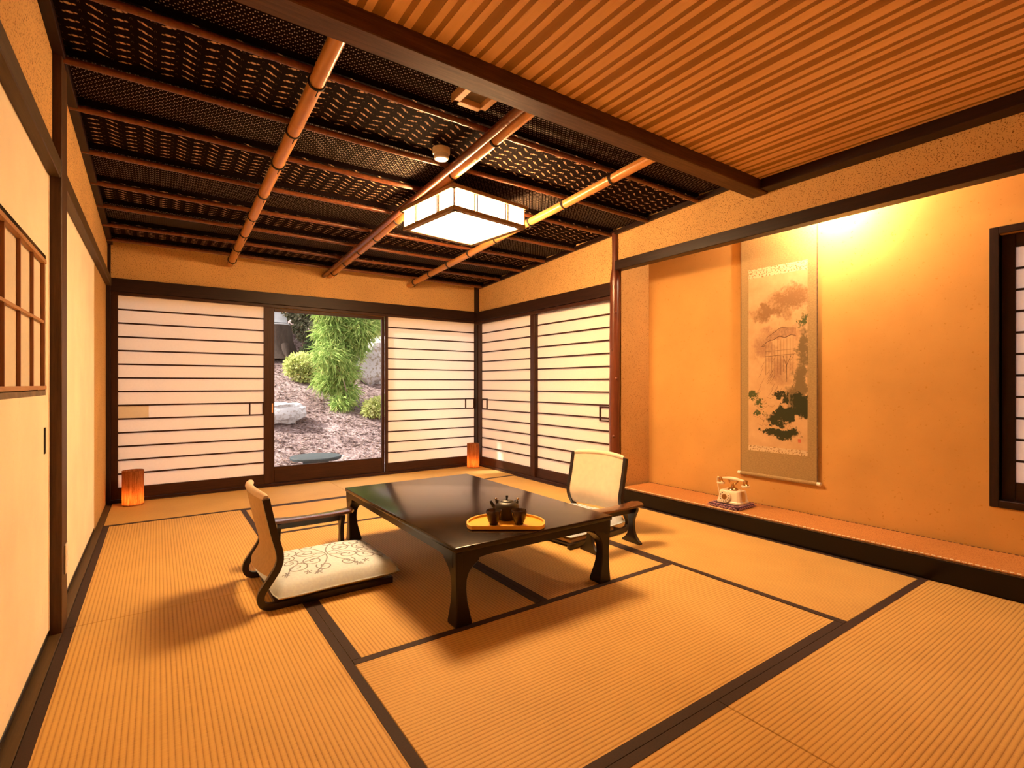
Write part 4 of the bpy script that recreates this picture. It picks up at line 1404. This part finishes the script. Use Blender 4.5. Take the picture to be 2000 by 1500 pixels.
for i in range(22):
    x_ = random.uniform(-0.16, 0.10)
    z_ = random.uniform(0.36, 0.62)
    L_ = random.uniform(0.03, 0.07)
    brush([(x_, z_), (x_ + L_ * 0.35, z_ + L_ * 0.5), (x_ + L_ * 0.6, z_ + L_)], 0.0010)
for i in range(12):
    x_ = random.uniform(-0.17, -0.04)
    z_ = random.uniform(0.16, 0.38)
    brush([(x_, z_), (x_ + 0.03, z_ - 0.012), (x_ + 0.05, z_ + 0.004)], 0.0010)
ink.build('ink_drawing', M['ink'], pic)['kind'] = 'stuff'
rf = MB()
ev, rd = eave, ridge
rfp = [(-0.0014, -u, v) for u, v in ev] + [(-0.0014, -u, v) for u, v in reversed(rd)]
rf.v = rfp
rf.f = [tuple(range(len(rfp)))]
rf.build('roof_wash', M['ink_roof'], pic)
B(-0.0017, -0.0013, -0.168, -0.148, 0.050, 0.075).build('seal_mark', M['ink_red'], pic)

# ------------------------------------------------------------------ unseen roof slab, added to keep sky light out of the room
rfm = MB()
rfm.box(-1.0, 4.05, -1.4, 5.80, 2.64, 2.72)
rfm = rfm.build('roof', M['dkwood_x'])
tag(rfm, 'unseen dark roof slab with short eaves, added above the room to shut out sky light', 'roof', kind='structure')

# ================================================================== garden
def gz(x, y):
    z = -0.45
    if y > 8.8:
        z += 0.43 * min(y - 8.8, 7.0)
    if y > 15.8:
        z += 0.36 * min(y - 15.8, 9.0)
    return z + (0.10 * noise.noise(Vector((x * 0.5, y * 0.5, 0.2))) + 0.03 * noise.noise(Vector((x * 2.1, y * 2.1, 3.0)))) * min(1.0, max(0.0, (y - 6.5) / 1.5))


def mat_ground():
    m, t, b = new_mat('leaf_litter_soil')
    v = coords(t)
    f = noise_n(t, v, 1.6, 5, 0.65)
    g = noise_n(t, v, 26, 4, 0.7)
    mix = math_n(t, 'ADD', math_n(t, 'MULTIPLY', f, 0.45), math_n(t, 'MULTIPLY', g, 0.55))
    t.links.new(ramp(t, mix, [(0.36, (0.055, 0.033, 0.030)), (0.50, (0.215, 0.15, 0.138)), (0.64, (0.41, 0.335, 0.32))]), b.inputs['Base Color'])
    b.inputs['Roughness'].default_value = 0.95
    b.inputs['Specular IOR Level'].default_value = 0.1
    bump(t, b, g, 0.6, 0.05)
    return m


M['ground'] = mat_ground()
M['rock'] = mat_plaster('garden_rock', (0.42, 0.41, 0.41), (0.30, 0.27, 0.25), 0.54, 22, 0.9)
M['rock_warm'] = mat_plaster('mossy_boulder', (0.42, 0.39, 0.38), (0.27, 0.22, 0.17), 0.52, 14, 0.9)
M['slate'] = mat_plaster('grey_stone_top', (0.048, 0.055, 0.056), (0.034, 0.04, 0.042), 0.55, 30, 0.85)
M['slate_dk'] = mat_plaster('dark_stone_foot', (0.06, 0.065, 0.07), (0.04, 0.04, 0.045), 0.55, 30, 0.8)
M['bark'] = wood('dark_bark', (0.020, 0.014, 0.011), (0.085, 0.060, 0.046), 2, 0.9, 1.0, 0.1, 0.8)
M['twig'] = wood('pale_bark', (0.17, 0.12, 0.085), (0.36, 0.27, 0.20), 2, 0.9, 1.0, 0.1, 0.6)


def mat_leaf(name, c1, c2, c3):
    m, t, b = new_mat(name)
    t.nodes.remove(b)
    f = noise_n(t, coords(t), 9.0, 3, 0.7)
    c = ramp(t, f, [(0.32, c1), (0.5, c2), (0.68, c3)])
    d = t.nodes.new('ShaderNodeBsdfDiffuse')
    tr_ = t.nodes.new('ShaderNodeBsdfTranslucent')
    t.links.new(c, d.inputs[0])
    t.links.new(c, tr_.inputs[0])
    mx = t.nodes.new('ShaderNodeMixShader')
    mx.inputs[0].default_value = 0.35
    t.links.new(d.outputs[0], mx.inputs[1])
    t.links.new(tr_.outputs[0], mx.inputs[2])
    t.links.new(mx.outputs[0], t.nodes['Material Output'].inputs[0])
    return m


M['leaf_bright'] = mat_leaf('bright_green_fronds', (0.12, 0.22, 0.05), (0.30, 0.42, 0.11), (0.56, 0.60, 0.22))
M['leaf_yellow'] = mat_leaf('yellow_green_leaves', (0.30, 0.36, 0.09), (0.52, 0.56, 0.20), (0.70, 0.68, 0.36))
M['leaf_dark'] = mat_leaf('dark_evergreen_leaves', (0.022, 0.030, 0.016), (0.055, 0.072, 0.034), (0.13, 0.15, 0.075))
M['leaf_pale'] = mat_leaf('dusty_pale_leaves', (0.05, 0.055, 0.03), (0.15, 0.15, 0.085), (0.46, 0.42, 0.31))

g = MB()
nx_, ny_ = 70, 90
gx0, gx1, gy0, gy1 = -16, 26, -6, 34
xs = [gx0 + (gx1 - gx0) * i / nx_ for i in range(nx_ + 1)]
ys = [gy0 + (gy1 - gy0) * (j / ny_) for j in range(ny_ + 1)]
for y in ys:
    for x in xs:
        g.v.append((x, y, gz(x, y)))
for j in range(ny_):
    for i in range(nx_):
        a = j * (nx_ + 1) + i
        g.f.append((a, a + 1, a + nx_ + 2, a + nx_ + 1))
gr = g.build('ground', M['ground'], smooth=60)
tag(gr, 'bare brown garden earth rising into a slope beyond the glass door', 'ground', kind='structure')


def blobmesh(rx, ry, rz, seed, amp=0.22, freq=1.6, nu=28, nv_=18, flat=0.0, facets=0.0):
    mb = MB()
    rings = []
    for i in range(nv_ + 1):
        ph_ = -math.pi / 2 + math.pi * i / nv_
        ring = []
        for j in range(nu):
            th = 2 * math.pi * j / nu
            d_ = Vector((math.cos(ph_) * math.cos(th), math.cos(ph_) * math.sin(th), math.sin(ph_)))
            if facets:
                d2 = Vector([math.copysign(abs(c) ** facets, c) for c in d_])
            else:
                d2 = d_
            k = 1 + amp * noise.noise(d_ * freq + Vector((seed, seed * 1.7, 0))) + amp * 0.4 * noise.noise(d_ * freq * 3.1 + Vector((seed, 0, seed)))
            ring.append((d2.x * rx * k, d2.y * ry * k, d2.z * rz * k))
        rings.append(ring)
    return mb.sweep(rings)


def rock(name, label, px, Y, rx, ry, rz, seed, mat='rock', sink=0.25, facets=0.75, group=None):
    p = at_y(px, 750, Y)
    d = blobmesh(rx, ry, rz, seed, 0.30, 1.5, facets=facets)
    o = d.build(name, M[mat], None, smooth=24, loc=(p.x, Y, gz(p.x, Y) + rz * (1 - sink * 2)))
    return tag(o, label, 'rock', group)


rock('garden_rock', 'pale angular rock lying on the bare earth near the door frame', 543, 10.55, 0.42, 0.32, 0.22, 3.1, 'rock', 0.18)
rock('garden_boulder', 'large pale boulder behind the feathery green bush', 743, 12.5, 0.68, 0.48, 0.70, 7.7, 'rock_warm', 0.22)
rock('garden_stone', 'small flat pale stone on the earth near the round stone table', 738, 8.75, 0.15, 0.12, 0.055, 1.3, 'rock', 0.1)

# round stone table
p = at_y(617, 750, 8.15)
st_ = thing('stone_table', 'low round grey stone table standing outside the glass door', 'stone table', (p.x, 8.15, gz(p.x, 8.15) - 0.02))
ztop = (1 - 137.0 / F_PX * 8.15 * 0.976) - (gz(p.x, 8.15) - 0.02)
MB().lathe([(0.30, ztop - 0.062), (0.365, ztop - 0.052), (0.375, ztop - 0.018), (0.365, ztop - 0.004), (0.33, ztop)], 40).build('table_slab', M['slate'], st_, smooth=40)
MB().lathe([(0.21, 0.0), (0.19, 0.06), (0.19, ztop - 0.062)], 28).build('pedestal', M['slate_dk'], st_, smooth=40)


def leaves(name, blobs, n, ln, wd, mat, parent, seed, droop=0.0, shell=0.55, origin=(0, 0, 0), mode='leaf'):
    rng = np.random.default_rng(seed)
    k = len(blobs)
    vol = np.array([b[3] * b[4] * b[5] for b in blobs]) ** 0.75
    idx = rng.choice(k, n, p=vol / vol.sum())
    bl = np.array(blobs)[idx]
    d = rng.normal(size=(n, 3))
    d /= np.linalg.norm(d, axis=1)[:, None]
    rr = shell + (1 - shell) * rng.random(n) ** 0.6
    c = bl[:, :3] + d * bl[:, 3:6] * rr[:, None]
    t = rng.normal(size=(n, 3)) + d * 0.9
    t[:, 2] -= droop
    t /= np.linalg.norm(t, axis=1)[:, None]
    s = np.cross(t, rng.normal(size=(n, 3)))
    s /= np.linalg.norm(s, axis=1)[:, None]
    L = ln * (0.6 + 0.8 * rng.random(n))[:, None]
    Wd = wd * (0.6 + 0.8 * rng.random(n))[:, None]
    v0 = c
    v1 = c + t * L * 0.45 + s * Wd
    v2 = c + t * L + np.array([0, 0, -1.0]) * L * 0.15 * droop
    v3 = c + t * L * 0.45 - s * Wd
    V = np.stack([v0, v1, v2, v3], 1).reshape(-1, 3)
    me = bpy.data.meshes.new(name)
    me.vertices.add(len(V))
    me.vertices.foreach_set('co', V.astype(np.float32).ravel())
    me.loops.add(4 * n)
    me.loops.foreach_set('vertex_index', np.arange(4 * n, dtype=np.int32))
    me.polygons.add(n)
    me.polygons.foreach_set('loop_start', np.arange(0, 4 * n, 4, dtype=np.int32))
    me.update(calc_edges=True)
    me.validate()
    me.materials.append(M[mat])
    o = bpy.data.objects.new(name, me)
    COL.objects.link(o)
    o.parent = parent
    o['kind'] = 'stuff'
    return o


def plant(name, label, cat, px, Y, blobs, n, ln, wd, mat, seed, droop=0.0, stems=3, stem_r=0.02, group=None, shell=0.5, stem_mat='twig', dx=0.0, core=None):
    p = at_y(px, 750, Y)
    base = (p.x + dx, Y, gz(p.x + dx, Y) - 0.03)
    d = thing(name, label, cat, base, 0, group)
    rnd = random.Random(seed)
    for b in (blobs if len(blobs) < stems else rnd.sample(blobs, stems)):
        tip = Vector((b[0], b[1], b[2]))
        mid = tip * 0.5 + Vector((rnd.uniform(-0.1, 0.1), rnd.uniform(-0.1, 0.1), 0.05))
        pts = catmull([(rnd.uniform(-0.04, 0.04), rnd.uniform(-0.04, 0.04), 0.0), tuple(mid), tuple(tip)], 5)
        MB().tube(pts, [stem_r * (1 - 0.7 * i / (len(pts) - 1)) for i in range(len(pts))], 7).build('stem', M[stem_mat], d, smooth=60)
    leaves('foliage', blobs, n, ln, wd, mat, d, seed, droop, shell)
    return d


# rounded yellow-green shrub
plant('round_shrub', 'rounded yellow green shrub at the foot of the dark tree', 'shrub', 596, 12.35,
      [(-0.05, 0, 0.42, 0.36, 0.34, 0.28), (0.22, 0.05, 0.34, 0.28, 0.3, 0.24), (-0.26, 0, 0.36, 0.2, 0.25, 0.22), (0.0, 0.0, 0.2, 0.3, 0.3, 0.2)], 4200, 0.075, 0.022, 'leaf_yellow', 11)
# feathery bright bush
fb = []
rnd = random.Random(5)
for (u, v, r) in ((-0.30, 1.95, 0.36), (0.05, 2.30, 0.45), (0.45, 2.25, 0.42), (0.42, 1.80, 0.42), (-0.25, 1.45, 0.40), (0.05, 1.20, 0.42), (-0.40, 0.95, 0.34), (-0.10, 0.70, 0.34), (-0.30, 0.45, 0.32), (-0.02, 0.20, 0.26), (0.75, 2.35, 0.32), (-0.15, -0.05, 0.22), (-0.15, 2.45, 0.35), (0.25, 1.55, 0.35)):
    fb.append((u, rnd.uniform(-0.2, 0.2), v + 0.15, r, r * 0.8, r * 0.75))
plant('feathery_bush', 'tall bright green feathery bush with drooping fronds', 'bush', 678, 11.05, fb, 16000, 0.22, 0.011, 'leaf_bright', 21, 0.9, 8, 0.022, shell=0.25)
plant('low_shrub', 'small yellow green shrub in front of the pale boulder', 'shrub', 735, 10.5,
      [(0, 0, 0.22, 0.27, 0.25, 0.2), (0.15, 0, 0.28, 0.2, 0.2, 0.18), (-0.12, 0, 0.16, 0.16, 0.16, 0.13)], 2200, 0.085, 0.022, 'leaf_yellow', 31)
# twiggy brush over the boulder
tb_ = thing('bare_branches', 'tangle of bare brown branches above the pale boulder', 'branches', (at_y(745, 750, 13.4).x, 13.4, gz(4.5, 12.9) + 0.3))
rnd = random.Random(8)
for i in range(9):
    p0 = (rnd.uniform(-0.5, 0.1), rnd.uniform(-0.1, 0.2), rnd.uniform(0.0, 0.9))
    p1 = (p0[0] + rnd.uniform(0.2, 0.5), p0[1] - 0.1, p0[2] + rnd.uniform(0.2, 0.6))
    p2 = (p1[0] + rnd.uniform(0.1, 0.5), p1[1], p1[2] + rnd.uniform(0.0, 0.5))
    pts = catmull([p0, p1, p2], 6)
    MB().tube(pts, [0.028 * (1 - 0.75 * k / (len(pts) - 1)) for k in range(len(pts))], 6).build('branch', M['twig'], tb_, smooth=60)

# dark stump on the slope
pt = at_y(547, 750, 13.9)
dt = thing('tree_stump', 'thick dark tree trunk standing below the white band of the building', 'tree trunk', (pt.x, 13.9, gz(pt.x, 13.9) - 0.1))
rings = []
for k in range(14):
    z = 0.86 * k / 13
    r_ = 0.29 * (1 + 0.7 * math.exp(-z * 4))
    rings.append([(r_ * (1 + 0.14 * noise.noise(Vector((math.cos(a) * 2, math.sin(a) * 2, z)))) * math.cos(a) - 0.04 * z, r_ * math.sin(a), z) for a in [2 * math.pi * j / 14 for j in range(14)]])
MB().sweep(rings).build('trunk', M['bark'], dt, smooth=60)
rnd = random.Random(3)
for a in (0.4, 2.0, 3.4, 4.9):
    MB().tube([(0.3 * math.cos(a), 0.3 * math.sin(a), 0.35), (0.42 * math.cos(a), 0.42 * math.sin(a), 0.14), (0.52 * math.cos(a), 0.52 * math.sin(a), 0.02)], [0.11, 0.09, 0.04], 8).build('root', M['bark'], dt, smooth=60)

# shrubs behind
plant('pale_leaf_shrub', 'tall shrub with dusty pale leaves beside the dark trunk', 'shrub', 592, 14.4,
      [(0, 0, 1.2, 0.55, 0.5, 0.5), (-0.3, 0, 1.7, 0.45, 0.4, 0.45), (0.3, 0.1, 1.9, 0.5, 0.4, 0.5), (-0.1, 0, 2.3, 0.5, 0.4, 0.4), (0.2, 0, 0.6, 0.5, 0.4, 0.4)], 5200, 0.11, 0.035, 'leaf_pale', 51, 0.2, shell=0.3)
plant('dark_understory_shrub', 'low dark evergreen shrub between the trunk and the yellow shrub', 'shrub', 630, 13.30,
      [(0, 0, 0.45, 0.45, 0.35, 0.4), (-0.25, 0.0, 0.3, 0.3, 0.3, 0.3), (0.35, 0, 0.6, 0.4, 0.3, 0.4)], 4200, 0.10, 0.03, 'leaf_dark', 61, 0.2, shell=0.2)
for i, (px, Y, h, lab) in enumerate(((648, 17.0, 2.6, 'dense dark evergreen behind the feathery bush'), (705, 18.5, 3.2, 'taller dark evergreen standing above the feathery bush'), (756, 15.4, 2.6, 'dark evergreen above the pale boulder beside the door edge'), (600, 20.1, 2.2, 'broad dark evergreen far up the slope behind the pale leaved shrub'))):
    plant('evergreen_tree', lab, 'tree', px, Y, [(0, 0, h * 0.35, 1.2, 0.7, h * 0.35), (-0.7, 0.2, h * 0.6, 0.9, 0.6, h * 0.3), (0.7, 0, h * 0.7, 0.9, 0.6, h * 0.3), (0, 0, h * 0.95, 1.0, 0.6, h * 0.3)], 6500, 0.15, 0.045, 'leaf_dark' if i != 2 else 'leaf_bright', 70 + i, 0.3, 4, 0.05, 'evergreens on the slope', 0.2, 'bark')
# unseen tree outside the view, added to shade the wide paper screen
sh = thing('added_shade_tree', 'unseen leafy evergreen added outside the house corner to shade the wide paper screen', 'tree', (-2.75, 6.9, gz(-2.75, 6.9) - 0.05))
MB().tube([(0, 0, 0), (0.05, 0, 1.8), (0, 0.05, 3.6)], [0.16, 0.13, 0.09], 12).build('trunk', M['bark'], sh, smooth=60)
leaves('crown', [(0.05, -0.2, 4.0, 1.0, 1.0, 1.0), (-0.1, -0.2, 3.2, 0.95, 0.9, 0.8), (0.1, 0.1, 4.8, 0.95, 0.9, 0.7), (-0.7, 0.2, 4.0, 0.9, 0.9, 0.9)], 15000, 0.22, 0.09, 'leaf_dark', sh, 91, 0.3, 0.1)

# neighbouring building far up the slope
BY = 14.9
pb_ = at_y(565, 750, BY)
M['bwall'] = mat_plaster('white_render', (0.72, 0.71, 0.70), (0.62, 0.60, 0.58), 0.6, 20)
M['bglass'] = plain('far_window_glass', (0.70, 0.71, 0.72), 0.2, 0.1, 5)
M['bdark'] = plain('far_frame_and_crawlspace', (0.05, 0.05, 0.055), 0.5, 0.1, 5)
gb = gz(pb_.x - 1, BY) - 0.2
bd = thing('neighbour_building', 'white building with gridded windows raised above the garden slope', 'building', (pb_.x, BY, gb))
zb = 1 + 113 / F_PX * BY * 0.975 - gb
B(-4.8, -0.05, 0.25, 1.1, 0.0, zb - 0.16).build('crawlspace_shade', M['bdark'], bd)  # dark box stands in for the shade under the raised building
B(-4.8, 0.0, -0.1, 1.1, zb - 0.16, zb).build('white_band', M['bwall'], bd)
B(-4.8, -0.02, 0.09, 1.1, zb, zb + 2.6).build('upper_wall', M['bwall'], bd)
for k in range(10):
    x0_ = -0.03 - (k + 1) * 0.47
    wdw = B(x0_, x0_ + 0.465, 0.04, 0.0895, zb + 0.001, zb + 0.75).build('window', M['bdark'], bd)
    B(x0_ + 0.02, x0_ + 0.445, 0.02, 0.0395, zb + 0.03, zb + 0.72).build('pane', M['bglass'], wdw)

# fallen leaves and twigs on the earth
rng = np.random.default_rng(77)
n_l = 9000
yy = 7.2 + 8.5 * rng.random(n_l) ** 1.1
ang = np.radians(7 + 17 * rng.random(n_l))
xx_ = yy * np.tan(ang)
lit = MB()
for x, y in zip(xx_, yy):
    r_ = rng.random(4)
    a = r_[0] * 6.283
    L_, w_ = 0.02 + 0.045 * r_[1], 0.008 + 0.012 * r_[2]
    ca, sa = math.cos(a), math.sin(a)
    z = gz(x, y) + 0.012
    t_ = 0.02 * (r_[3] - 0.3)
    lit.quad((x - ca * L_, y - sa * L_, z), (x + sa * w_, y - ca * w_, z + t_), (x + ca * L_, y + sa * L_, z + 0.01), (x - sa * w_, y + ca * w_, z + 0.006))
M['litter'] = mat_leaf('dry_leaf_litter', (0.06, 0.034, 0.024), (0.25, 0.17, 0.14), (0.55, 0.47, 0.42))
lo_ = lit.build('leaf_litter', M['litter'], gr)
lo_['kind'] = 'stuff'
lo_['label'] = 'dry fallen leaves scattered over the earth'
